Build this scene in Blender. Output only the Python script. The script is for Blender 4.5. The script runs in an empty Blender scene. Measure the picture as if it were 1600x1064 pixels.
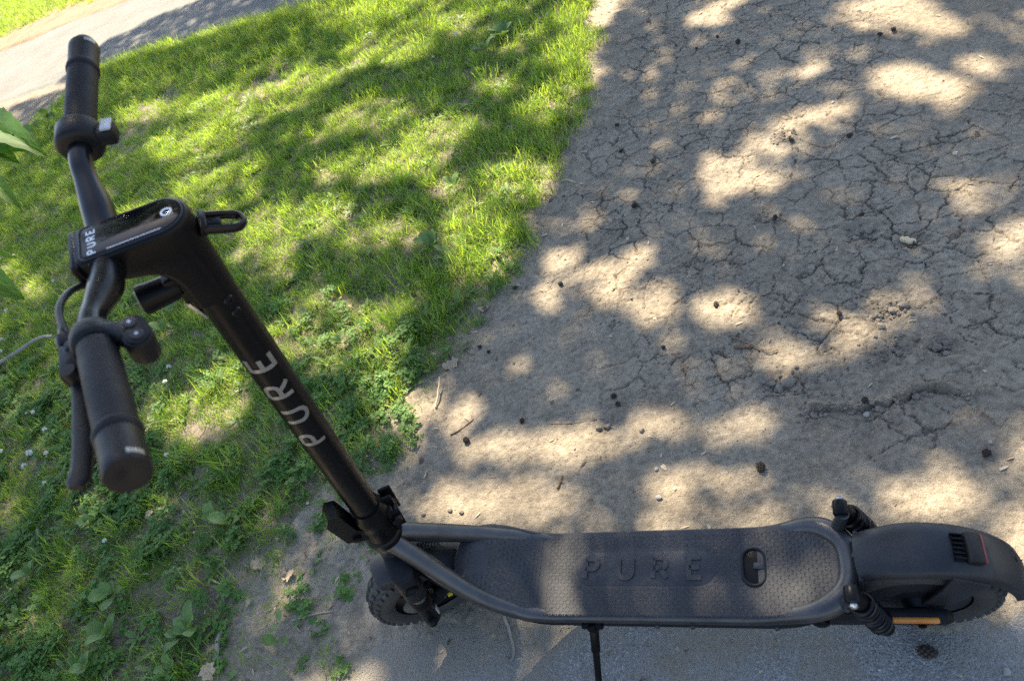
import bpy, math, random
import numpy as np
from mathutils import Matrix, Vector

random.seed(7)
rng = np.random.default_rng(7)
C = bpy.context.scene.collection
R_ = math.radians

# ------------------------------------------------------------------ camera
scene = bpy.context.scene
cam_data = bpy.data.cameras.new('camera')
cam = bpy.data.objects.new('camera', cam_data)
C.objects.link(cam)
cm = [[0.92145, 0.122656, 0.368628], [0.162633, 0.739927, -0.652731], [-0.352819, 0.66141, 0.661858]]
cl = (0.81203, -0.62087, 1.41414)
cam.matrix_world = Matrix([[cm[0][0], cm[0][1], cm[0][2], cl[0]],
                           [cm[1][0], cm[1][1], cm[1][2], cl[1]],
                           [cm[2][0], cm[2][1], cm[2][2], cl[2]],
                           [0, 0, 0, 1]])
cam_data.sensor_width = 36.0
cam_data.lens = 26.6129
cam_data.clip_start = 0.05
cam_data.clip_end = 1000
cam_data.dof.use_dof = True
cam_data.dof.focus_distance = 1.75
cam_data.dof.aperture_fstop = 8.0
scene.camera = cam

# ------------------------------------------------------------------ light
SUN = Vector((-.2875, .575, .766)).normalized()
world = bpy.data.worlds.new('World')
scene.world = world
world.use_nodes = True
wn = world.node_tree.nodes
bg = wn['Background']
sky = wn.new('ShaderNodeTexSky')
sky.sky_type = 'NISHITA'
sky.sun_disc = False
sky.sun_elevation = math.asin(SUN.z)
sky.sun_rotation = math.atan2(SUN.x, SUN.y)
sky.air_density = 1.0
sky.dust_density = 1.0
sky.ozone_density = 1.0
world.node_tree.links.new(sky.outputs[0], bg.inputs[0])
bg.inputs[1].default_value = 0.078
sun_data = bpy.data.lights.new('sun', 'SUN')
sun_data.energy = 5.0
sun_data.angle = R_(0.53)
sun_data.color = (1.0, 0.875, 0.66)
sun = bpy.data.objects.new('sun', sun_data)
sun.rotation_euler = SUN.to_track_quat('Z', 'Y').to_euler()
sun.location = SUN * 20
C.objects.link(sun)
vs = scene.view_settings
vs.view_transform = 'Standard'
vs.look = 'None'
vs.exposure = 2.3
vs.gamma = 1.0
vs.use_curve_mapping = False
cy = scene.cycles
cy.max_bounces = 8
cy.transparent_max_bounces = 8
cy.use_denoising = False
cy.sample_clamp_indirect = 3.0
cy.blur_glossy = 0.5

# ------------------------------------------------------------------ noise in numpy
def _hash(ix, iy, seed):
    h = (ix.astype(np.int64) * 374761393 + iy.astype(np.int64) * 668265263 + seed * 974634777) & 0xFFFFFFFF
    h = ((h ^ (h >> 13)) * 1274126177) & 0xFFFFFFFF
    h = (h ^ (h >> 16)) & 0xFFFFFFFF
    h = (h * 2246822519) & 0xFFFFFFFF
    h = (h ^ (h >> 15)) & 0xFFFFFFFF
    return h / 4294967296.0

def vnoise(x, y, seed=0):
    ix = np.floor(x); iy = np.floor(y)
    fx = x - ix; fy = y - iy
    fx = fx * fx * fx * (fx * (fx * 6 - 15) + 10); fy = fy * fy * fy * (fy * (fy * 6 - 15) + 10)
    a = _hash(ix, iy, seed); b = _hash(ix + 1, iy, seed)
    c = _hash(ix, iy + 1, seed); d = _hash(ix + 1, iy + 1, seed)
    return (a * (1 - fx) + b * fx) * (1 - fy) + (c * (1 - fx) + d * fx) * fy

def fbm(x, y, seed=0, octaves=4, gain=.5):
    s = 0; a = 1; t = 0
    for k in range(octaves):
        s = s + a * vnoise(x * 2 ** k + 17.3 * k, y * 2 ** k - 9.1 * k, seed + k); t += a; a *= gain
    return s / t - .5

def sstep(a, b, x):
    t = np.clip((x - a) / (b - a), 0, 1)
    return t * t * (3 - 2 * t)

def worley(x, y, seed):
    """distance to the nearest cell border and the cell's random number"""
    ix = np.floor(x); iy = np.floor(y)
    best = np.full(x.shape, 9.); bx = np.zeros_like(x); by = np.zeros_like(x); bid = np.zeros_like(x)
    pts = []
    for dx in (-2, -1, 0, 1, 2):
        for dy in (-2, -1, 0, 1, 2):
            if abs(dx) == 2 and abs(dy) == 2: continue
            px = ix + dx + _hash(ix + dx, iy + dy, seed) - x
            py = iy + dy + _hash(ix + dx, iy + dy, seed + 1) - y
            pts.append((dx, dy))
            d = px * px + py * py
            m = d < best
            best = np.where(m, d, best); bx = np.where(m, px, bx); by = np.where(m, py, by)
            bid = np.where(m, _hash(ix + dx, iy + dy, seed + 2), bid)
    edge = np.full(x.shape, 9.)
    for dx, dy in pts:
        px = ix + dx + _hash(ix + dx, iy + dy, seed) - x
        py = iy + dy + _hash(ix + dx, iy + dy, seed + 1) - y
        ex = px - bx; ey = py - by; l = np.sqrt(ex * ex + ey * ey)
        e = np.where(l > 1e-4, ((px + bx) * .5 * ex + (py + by) * .5 * ey) / np.maximum(l, 1e-4), 9.)
        edge = np.minimum(edge, e)
    return edge, bid

# ------------------------------------------------------------------ materials
class Mat:
    def __init__(s, name):
        s.m = bpy.data.materials.new(name); s.m.use_nodes = True
        s.n = s.m.node_tree.nodes; s.l = s.m.node_tree.links
        s.b = s.n['Principled BSDF']; s.out = s.n['Material Output']
    def set(s, **k):
        for a, v in k.items():
            i = s.b.inputs[a.replace('_', ' ')]
            if isinstance(v, bpy.types.NodeSocket): s.l.new(v, i)
            else: i.default_value = (*v, 1) if isinstance(v, tuple) and len(v) == 3 else v
        return s
    def new(s, t, **k):
        nd = s.n.new(t)
        for a, v in k.items(): setattr(nd, a, v)
        return nd
    def link(s, a, b): s.l.new(a, b)
    def pos(s, scale=1.0, obj=False):
        if obj: return s.new('ShaderNodeTexCoord').outputs['Object']
        return s.new('ShaderNodeNewGeometry').outputs['Position']
    def noise(s, scale, detail=4, rough=.55, vec=None, dim='3D'):
        nd = s.new('ShaderNodeTexNoise'); nd.inputs['Scale'].default_value = scale
        nd.inputs['Detail'].default_value = detail; nd.inputs['Roughness'].default_value = rough
        if vec is not None: s.link(vec, nd.inputs['Vector'])
        return nd.outputs['Fac']
    def vor(s, scale, vec=None, feature='F1'):
        nd = s.new('ShaderNodeTexVoronoi'); nd.feature = feature; nd.inputs['Scale'].default_value = scale
        if vec is not None: s.link(vec, nd.inputs['Vector'])
        return nd
    def ramp(s, fac, stops):
        nd = s.new('ShaderNodeValToRGB'); e = nd.color_ramp.elements
        while len(e) < len(stops): e.new(.5)
        for q, (p, c) in zip(e, stops):
            q.position = p; q.color = (*c, 1) if isinstance(c, tuple) else (c, c, c, 1)
        s.link(fac, nd.inputs[0]); return nd.outputs[0]
    def mix(s, fac, a, b, mode='MIX'):
        nd = s.new('ShaderNodeMix', data_type='RGBA', blend_type=mode)
        for sock, v in ((nd.inputs[0], fac), (nd.inputs[6], a), (nd.inputs[7], b)):
            if isinstance(v, bpy.types.NodeSocket): s.link(v, sock)
            else: sock.default_value = (*v, 1) if isinstance(v, tuple) else v
        return nd.outputs[2]
    def math(s, op, a, b=0.0):
        nd = s.new('ShaderNodeMath', operation=op)
        for sock, v in zip(nd.inputs, (a, b)):
            if isinstance(v, bpy.types.NodeSocket): s.link(v, sock)
            else: sock.default_value = v
        return nd.outputs[0]
    def bump(s, h, strength=.5, dist=.002, normal=None):
        nd = s.new('ShaderNodeBump'); nd.inputs['Strength'].default_value = strength
        nd.inputs['Distance'].default_value = dist; s.link(h, nd.inputs['Height'])
        if normal is not None: s.link(normal, nd.inputs['Normal'])
        s.link(nd.outputs[0], s.b.inputs['Normal']); return nd.outputs[0]
    def attr(s, name):
        nd = s.new('ShaderNodeAttribute'); nd.attribute_name = name; return nd

def plain(name, col, rough=.5, metal=0., spec=.5, grain=0., gscale=900, var=.25, **k):
    """a surface with slight soiling and micro grain"""
    M = Mat(name); v = M.pos(obj=True)
    n = M.noise(18, 5, .6, v)
    dust = k.pop('dust', 0.)
    lo = tuple(c * (1 - var) for c in col); hi = tuple(min(1, c * (1 + var)) for c in col)
    col_ = M.ramp(n, [(.3, lo), (.7, hi)])
    if dust:
        nz = M.new('ShaderNodeNewGeometry').outputs['Normal']; sp = M.new('ShaderNodeSeparateXYZ'); M.link(nz, sp.inputs[0])
        up = M.ramp(sp.outputs[2], [(.1, .15), (.95, 1.)])
        d_ = M.math('MULTIPLY', M.ramp(M.noise(26, 6, .68, v), [(.42, .12), (.72, 1.)]), M.ramp(M.noise(330, 3, .7, v), [(.42, .15), (.68, 1.)]))
        col_ = M.mix(M.math('MULTIPLY', M.math('MULTIPLY', d_, up), dust), col_, (.24, .205, .165))
    M.set(Base_Color=col_, Metallic=metal, Specular_IOR_Level=spec)
    M.set(Roughness=M.ramp(M.noise(35, 4, .6, v), [(.3, max(.02, rough - .07)), (.7, min(1., rough + .09))]))
    if grain: M.bump(M.noise(gscale, 2, .5, v), grain, .0006)
    M.set(**k); return M.m

m_black = plain('satin_black_paint', (.0035, .0035, .004), .34, spec=.14)
m_bar = plain('black_bar_paint', (.004, .004, .005), .28, spec=.25)
m_frame = plain('graphite_frame_paint', (.05, .05, .053), .33, metal=.55, grain=.05, dust=.22)
m_plastic = plain('black_plastic', (.0065, .007, .0085), .45, spec=.2, dust=.07)
m_fender = plain('matt_fender_plastic', (.0135, .0145, .0175), .45, spec=.3, grain=.05, dust=.12)
m_rubber = plain('grip_rubber', (.0055, .006, .008), .6, spec=.2)
m_tyre = plain('tyre_rubber', (.025, .024, .023), .8, grain=.4, gscale=700, var=.4, dust=.75)
m_steel = plain('dull_steel', (.45, .44, .42), .35, metal=1.)
m_silver = plain('silver_print', (.26, .25, .23), .32, metal=.55, var=.06)
m_screen = plain('glossy_screen', (.003, .003, .004), .12, spec=.25, var=.1)
m_white = plain('white_print', (.75, .75, .76), .4, var=.05)
m_pad = plain('pale_grey_button', (.32, .35, .39), .4)
m_orange = plain('orange_reflector_plastic', (.55, .2, .03), .25, grain=.5, gscale=500)
m_red = plain('red_lens_plastic', (.07, .010, .012), .3)
m_lens = plain('lamp_lens', (.08, .085, .09), .08, spec=.8)
m_label = plain('grey_sticker', (.34, .33, .32), .5)
m_yellow = plain('yellow_plastic', (.45, .35, .02), .5)
m_cable = plain('black_cable', (.016, .016, .017), .45)

def deck_mat_material():
    M = Mat('deck_rubber'); v = M.pos(obj=True)
    n = M.noise(9, 6, .62, v); d = M.noise(160, 3, .6, v)
    dust = M.math('MULTIPLY', M.ramp(n, [(.42, 0.), (.72, 1.)]), M.ramp(d, [(.35, .25), (.65, 1.)]))
    M.set(Base_Color=M.mix(M.math('MULTIPLY', dust, .42), (.0155, .0165, .020), (.13, .115, .10)), Roughness=.5, Specular_IOR_Level=.4)
    M.bump(M.noise(1200, 2, .5, v), .3, .0005)
    return M.m
m_mat = deck_mat_material()

def soil_material(name, base=(.255, .207, .147), dark=(.12, .096, .070), pale=(.36, .303, .225), grain=1.0):
    M = Mat(name); v = M.pos()
    big = M.noise(1.7, 5, .6, v); mid = M.noise(11, 6, .65, v); fine = M.noise(150, 5, .7, v); gr = M.noise(560, 3, .65, v)
    c = M.mix(M.ramp(big, [(.35, 0.), (.68, 1.)]), base, pale)
    c = M.mix(M.ramp(mid, [(.46, 0.), (.70, .85)]), c, dark)
    c = M.mix(M.ramp(M.noise(5.5, 6, .7, v), [(.52, 0.), (.70, .7)]), c, pale)
    c = M.mix(M.ramp(fine, [(.47, 0.), (.68, .8)]), c, dark)
    c = M.mix(M.ramp(M.noise(210, 3, .7, v), [(.52, 0.), (.70, .7)]), c, pale)
    c = M.mix(M.ramp(gr, [(.25, .42), (.5, 0.)]), c, dark)
    sc_ = M.noise(75, 4, .7, v)
    c = M.mix(M.ramp(sc_, [(.34, .75), (.5, 0.)]), c, dark)
    c = M.mix(M.ramp(sc_, [(.55, 0.), (.72, .6)]), c, pale)
    sp = M.vor(330, v); pv = M.ramp(sp.outputs['Distance'], [(.10, 1.), (.26, 0.)])
    pick = M.ramp(M.noise(90, 2, .5, v), [(.5, 0.), (.62, .8)])
    c = M.mix(M.math('MULTIPLY', pv, pick), c, (.52, .49, .44))
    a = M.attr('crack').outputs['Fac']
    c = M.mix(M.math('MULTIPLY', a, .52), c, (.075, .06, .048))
    M.set(Base_Color=c, Roughness=.92, Specular_IOR_Level=.25)
    h = M.math('ADD', M.math('MULTIPLY', gr, .35), M.math('ADD', M.math('MULTIPLY', fine, .8), M.math('MULTIPLY', pv, .25)))
    h = M.math('ADD', h, M.math('MULTIPLY', M.noise(60, 5, .7, v), 1.2))
    M.bump(h, .9 * grain, .006)
    return M.m
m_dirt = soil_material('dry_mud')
m_soil = soil_material('lawn_soil', (.20, .16, .12), (.10, .08, .06), (.27, .22, .165))
m_verge = soil_material('verge_soil', (.19, .135, .085), (.11, .08, .05), (.25, .19, .12))

def gravel_material():
    M = Mat('pale_fine_gravel'); v = M.pos()
    sp = M.vor(120, v); n = M.noise(2.2, 5, .6, v); f = M.noise(60, 4, .7, v)
    c = M.mix(M.ramp(n, [(.35, 0.), (.7, 1.)]), (.135, .131, .123), (.175, .170, .160))
    c = M.mix(M.ramp(f, [(.48, 0.), (.75, .7)]), c, (.08, .075, .065))
    c = M.mix(M.ramp(M.noise(13, 3, .6, v), [(.6, 0.), (.74, .5)]), c, (.22, .19, .155))
    M.set(Base_Color=c, Roughness=.95, Specular_IOR_Level=.2)
    M.bump(M.math('ADD', sp.outputs['Distance'], M.math('MULTIPLY', f, 1.2)), .8, .006)
    return M.m
m_gravel = gravel_material()

def asphalt_material():
    M = Mat('worn_asphalt'); v = M.pos()
    sp = M.vor(300, v); sp2 = M.vor(170, v)
    hue = M.ramp(sp.outputs['Color'], [(.15, (.14, .138, .136)), (.5, (.27, .265, .255)), (.8, (.38, .37, .355)), (.93, (.62, .60, .57))])
    c = M.mix(M.ramp(sp2.outputs['Distance'], [(.1, 0.), (.5, .5)]), hue, (.225, .215, .20))
    n = M.noise(5.5, 6, .68, v)
    xy = M.new('ShaderNodeSeparateXYZ'); M.link(v, xy.inputs[0])
    side = M.math('ADD', M.ramp(M.math('ADD', M.math('MULTIPLY', xy.outputs[0], -1.6), .55), [(0., 0.), (1., 1.)]), M.ramp(M.math('ADD', M.math('MULTIPLY', xy.outputs[1], 4.), .45), [(0., 0.), (1., .5)]))
    c = M.mix(M.ramp(M.math('ADD', n, M.math('MULTIPLY', side, .2)), [(.40, 0.), (.66, .9)]), c, (.245, .205, .155))
    c = M.mix(M.ramp(M.noise(420, 3, .6, v), [(.3, .35), (.5, 0.)]), c, (.045, .045, .046))
    M.set(Base_Color=c, Roughness=.85, Specular_IOR_Level=.35)
    h = M.math('ADD', M.math('MULTIPLY', sp.outputs['Distance'], -1.1), M.math('MULTIPLY', M.noise(500, 3, .6, v), .8))
    M.bump(h, .8, .004)
    return M.m
m_asphalt = asphalt_material()

def leaf_material(name, cols, trans, tfac=.35, rough=.5, scale=6.0, veins=False):
    """leaf surface: colour differs per instance, per blade (attribute tint) and over the ground"""
    M = Mat(name); oi = M.new('ShaderNodeObjectInfo'); v = M.pos()
    f = M.math('ADD', M.math('MULTIPLY', oi.outputs['Random'], .35), M.math('MULTIPLY', M.attr('tint').outputs['Fac'], .4))
    f = M.math('ADD', f, M.math('MULTIPLY', M.noise(scale, 4, .6, v), .4))
    k = len(cols)
    c = M.ramp(f, [(.25 + .6 * i / (k - 1), q) for i, q in enumerate(cols)])
    dry = M.attr('dry').outputs['Fac']
    c = M.mix(dry, c, (.34, .27, .14))
    M.set(Base_Color=c, Roughness=rough, Specular_IOR_Level=.4)
    t = M.new('ShaderNodeBsdfTranslucent')
    M.link(M.mix(dry, M.mix(.5, c, trans), (.3, .25, .12)), t.inputs['Color'])
    mx = M.new('ShaderNodeMixShader'); mx.inputs[0].default_value = tfac
    M.link(M.b.outputs[0], mx.inputs[1]); M.link(t.outputs[0], mx.inputs[2]); M.link(mx.outputs[0], M.out.inputs['Surface'])
    if veins: M.bump(M.noise(220, 3, .6, M.pos(obj=True)), .25, .001)
    return M.m
m_grass = leaf_material('grass_blades', [(.034, .115, .015), (.082, .205, .018), (.175, .325, .025), (.33, .42, .075)], (.56, .72, .04), .52)
m_clover = leaf_material('clover_leaves', [(.045, .11, .02), (.08, .17, .03), (.12, .22, .045)], (.24, .42, .05), .38, .65)
m_weed = leaf_material('broad_weed_leaves', [(.07, .13, .026), (.115, .19, .045), (.165, .245, .075)], (.22, .34, .05), .3, .55, 20, True)
m_linden = leaf_material('shrub_leaves', [(.03, .085, .012), (.065, .16, .016), (.10, .21, .022)], (.34, .62, .04), .55, .6, 12, True)
m_tree = leaf_material('tree_leaves', [(.03, .07, .015), (.05, .10, .02), (.07, .12, .025)], (.12, .22, .03), .25)
m_petal = plain('clover_petals', (.66, .64, .58), .7, var=.12)
m_stemgreen = plain('green_stem', (.09, .15, .045), .6)
m_bark = plain('grey_bark', (.15, .125, .10), .9, grain=.8, gscale=60)
m_twig = plain('grey_twig', (.25, .22, .185), .9, grain=.6, gscale=300)
m_twigbrown = plain('brown_twig', (.16, .10, .06), .85, grain=.6, gscale=300)
m_straw = plain('pale_straw', (.42, .34, .21), .85)
m_cone = plain('dark_cone_scales', (.045, .03, .021), .9, var=.6)
m_stone = plain('pale_stone', (.29, .27, .235), .85, grain=.6, gscale=250)
m_dryleaf = plain('dry_leaf', (.36, .27, .17), .8, var=.35)
m_clod = soil_material('mud_clod', (.25, .21, .165), (.13, .105, .08), (.32, .27, .21))

# ------------------------------------------------------------------ mesh building
def norm(v):
    v = np.asarray(v, float); return v / (np.linalg.norm(v) + 1e-12)

class MB:
    def __init__(s): s.v = []; s.f = []; s.k = 0; s.at = {}
    def add(s, v, f, **attrs):
        v = np.asarray(v, float); s.v.append(v)
        s.f += [tuple(i + s.k for i in q) for q in f]
        for a, val in attrs.items(): s.at.setdefault(a, {})[(s.k, s.k + len(v))] = val
        s.k += len(v); return s
    def rings(s, rs, closed=False, cap=True, flip=False):
        n = len(rs[0]); m = len(rs); v = np.concatenate(rs); f = []
        for i in range(m if closed else m - 1):
            a = i * n; b = ((i + 1) % m) * n
            for j in range(n):
                k = (j + 1) % n; f.append((a + j, a + k, b + k, b + j))
        if cap and not closed:
            f.append(tuple(range(n - 1, -1, -1))); f.append(tuple((m - 1) * n + j for j in range(n)))
        if flip: f = [q[::-1] for q in f]
        return s.add(v, f)
    def tube(s, path, r, n=14, closed=False, cap=True, squash=None, up=None):
        p = np.asarray(path, float); m = len(p)
        r = np.full(m, r) if np.isscalar(r) else np.asarray(r, float)
        T = np.zeros_like(p)
        for i in range(m):
            a = p[(i - 1) % m] if (closed or i > 0) else p[i]; b = p[(i + 1) % m] if (closed or i < m - 1) else p[i]
            T[i] = norm(b - a)
        u = np.array(up, float) if up is not None else (np.array([0, 0, 1.]) if abs(T[0][2]) < .9 else np.array([1., 0, 0]))
        rs = []; an = np.linspace(0, 2 * np.pi, n, endpoint=False); sq = squash or 1.
        for i in range(m):
            u = norm(u - T[i] * (u @ T[i])); w = np.cross(T[i], u)
            rs.append(p[i] + r[i] * (np.cos(an)[:, None] * u * sq + np.sin(an)[:, None] * w))
        return s.rings(rs, closed, cap)
    def lathe(s, prof, o, ax, n=32, cap=True, ref=None):
        """prof: (radius, height along ax)"""
        ax = norm(ax); ref = np.array(ref, float) if ref is not None else (np.array([1., 0, 0]) if abs(ax[0]) < .9 else np.array([0, 0, 1.]))
        u = norm(ref - ax * (ref @ ax)); w = np.cross(ax, u); an = np.linspace(0, 2 * np.pi, n, endpoint=False)
        o = np.asarray(o, float)
        return s.rings([o + ax * h + r * (np.cos(an)[:, None] * u + np.sin(an)[:, None] * w) for r, h in prof], False, cap)
    def prism(s, out2, o, ux, uy, h0, h1, b=.001):
        """outline extruded along ux x uy with rounded rims"""
        ux = norm(ux); uy = norm(uy); un = np.cross(ux, uy); o = np.asarray(o, float); p = np.asarray(out2, float)
        e = np.roll(p, -1, 0) - p; e /= np.linalg.norm(e, axis=1)[:, None] + 1e-12
        nm = np.stack([e[:, 1], -e[:, 0]], 1); nn = nm + np.roll(nm, 1, 0)
        nn /= np.maximum((nn * nn).sum(1) / 2, .35)[:, None]
        rs = []
        for ins, h in ((b, h0), (b * .3, h0 + b * .3), (0, h0 + b), (0, h1 - b), (b * .3, h1 - b * .3), (b, h1)):
            q = p - nn * ins
            rs.append(o + q[:, :1] * ux + q[:, 1:] * uy + un * h)
        return s.rings(rs)
    def box(s, c, size, ux=(1, 0, 0), uy=(0, 1, 0), b=.001, r=None):
        return s.prism(rrect(size[0], size[1], b if r is None else r, 3), c, ux, uy, -size[2] / 2, size[2] / 2, min(b, size[2] * .45))
    def build(s, name, mat, parent=None, xf=None, smooth=38, mesh_only=False):
        v = np.concatenate(s.v)
        if xf is not None: v = xf(v)
        me = bpy.data.meshes.new(name); me.from_pydata(v.tolist(), [], s.f); me.update()
        for a, d in s.at.items():
            at = me.attributes.new(a, 'FLOAT', 'POINT'); arr = np.zeros(len(v), np.float32)
            for (i, j), val in d.items(): arr[i:j] = val
            at.data.foreach_set('value', arr)
        if mat is not None: me.materials.append(mat)
        if smooth:
            me.shade_smooth(); me.set_sharp_from_angle(angle=R_(smooth))
        if mesh_only: return me
        return link(name, me, parent)

def link(name, me, parent=None):
    o = bpy.data.objects.new(name, me); C.objects.link(o)
    if parent is not None: o.parent = parent
    return o

def rrect(w, h, r, n=4):
    r = min(r, w * .499, h * .499); p = []
    for cx, cy, a0 in ((w / 2 - r, h / 2 - r, 0), (-w / 2 + r, h / 2 - r, 90), (-w / 2 + r, -h / 2 + r, 180), (w / 2 - r, -h / 2 + r, 270)):
        for k in range(n + 1):
            a = R_(a0 + 90 * k / n); p.append((cx + r * math.cos(a), cy + r * math.sin(a)))
    return p

def spline(pts, n=8):
    """smooth path through points"""
    p = np.asarray(pts, float); q = np.vstack([2 * p[0] - p[1], p, 2 * p[-1] - p[-2]]); out = []
    for i in range(1, len(q) - 2):
        for t in np.linspace(0, 1, n, endpoint=False):
            a, b, c, d = q[i - 1], q[i], q[i + 1], q[i + 2]
            out.append(.5 * ((2 * b) + (c - a) * t + (2 * a - 5 * b + 4 * c - d) * t * t + (3 * b - a - 3 * c + d) * t ** 3))
    out.append(p[-1]); return np.array(out)

def tag(o, label=None, cat=None, group=None, kind=None):
    if label: o['label'] = label
    if cat: o['category'] = cat
    if group: o['group'] = group
    if kind: o['kind'] = kind
    return o

def empty(name, loc=(0, 0, 0), rot=(0, 0, 0)):
    o = bpy.data.objects.new(name, None); o.empty_display_size = .05; C.objects.link(o)
    o.location = loc; o.rotation_euler = rot; return o

def link_copy(o, parent=None):
    c = o.copy(); C.objects.link(c)
    if parent is not None: c.parent = parent
    for ch in [x for x in o.children]: link_copy(ch, c)
    return c

# =================================================================== GROUND
EDGE = np.array([(-.60, -.6), (-.47, -.18), (-.40, -.12), (-.36, -.03), (-.33, .04), (-.30, .12), (-.28, .19), (-.24, .29), (-.21, .39), (-.2, .53),
                 (-.15, .66), (-.03, .81), (-.02, .97), (.04, 1.13), (.05, 1.35), (.08, 1.59), (.15, 1.84), (.14, 2.27), (.10, 2.88), (.05, 3.6), (-.1, 4.3)])
def edge_x(y): return np.interp(y, EDGE[:, 1], EDGE[:, 0])
PATH_NEAR = np.array([(-14., 4.6), (-5.38, 4.40), (-4.36, 4.38), (-3.52, 4.34), (-2.52, 4.17), (-1.73, 4.06), (-.5, 3.95), (4, 4.2)])
def path_y(x): return np.interp(x, PATH_NEAR[:, 0], PATH_NEAR[:, 1])

def grid_mesh(name, x0, x1, y0, y1, step, hfun, keep, mat, attr=None):
    nx = int((x1 - x0) / step) + 1; ny = int((y1 - y0) / step) + 1
    X, Y = np.meshgrid(x0 + np.arange(nx) * step, y0 + np.arange(ny) * step)
    k = keep(X, Y)
    Z, A = np.zeros_like(X), np.zeros_like(X)
    z, a = hfun(X[k], Y[k]); Z[k] = z; A[k] = a
    idx = -np.ones(X.shape, np.int64); idx[k] = np.arange(k.sum())
    q = np.stack([idx[:-1, :-1], idx[:-1, 1:], idx[1:, 1:], idx[1:, :-1]], -1).reshape(-1, 4)
    q = q[(q >= 0).all(1)]
    v = np.stack([X[k], Y[k], Z[k]], 1).astype(np.float32)
    me = bpy.data.meshes.new(name)
    me.vertices.add(len(v)); me.vertices.foreach_set('co', v.ravel())
    me.loops.add(q.size); me.loops.foreach_set('vertex_index', q.ravel().astype(np.int32))
    me.polygons.add(len(q)); me.polygons.foreach_set('loop_start', np.arange(0, q.size, 4, dtype=np.int32))
    me.polygons.foreach_set('use_smooth', np.ones(len(q), bool))
    me.update(calc_edges=True)
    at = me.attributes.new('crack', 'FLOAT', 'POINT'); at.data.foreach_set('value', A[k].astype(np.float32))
    me.materials.append(mat)
    return link(name, me)

# footprints, hollows and crust edges pressed into the dirt (x, y, radius, depth)
PITS = [(*(0.971, 0.700), .05, .010), (*(0.975, 0.592), .055, .008), (*(0.729, 0.524), .05, .012), (*(0.954, 0.989), .05, .012), (*(1.060, 0.924), .035, .012),
        (*(0.801, 1.483), .03, .010), (*(0.725, 1.105), .03, .006), (*(1.065, 0.577), .035, .008), (*(0.331, 0.448), .05, .004), (*(0.167, 1.011), .04, .004)]
RIDGE = np.array([(0.766, 0.399), (0.778, 0.432), (0.809, 0.446), (0.871, 0.435), (0.921, 0.440), (0.956, 0.456), (1.004, 0.467), (1.076, 0.452)])

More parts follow.
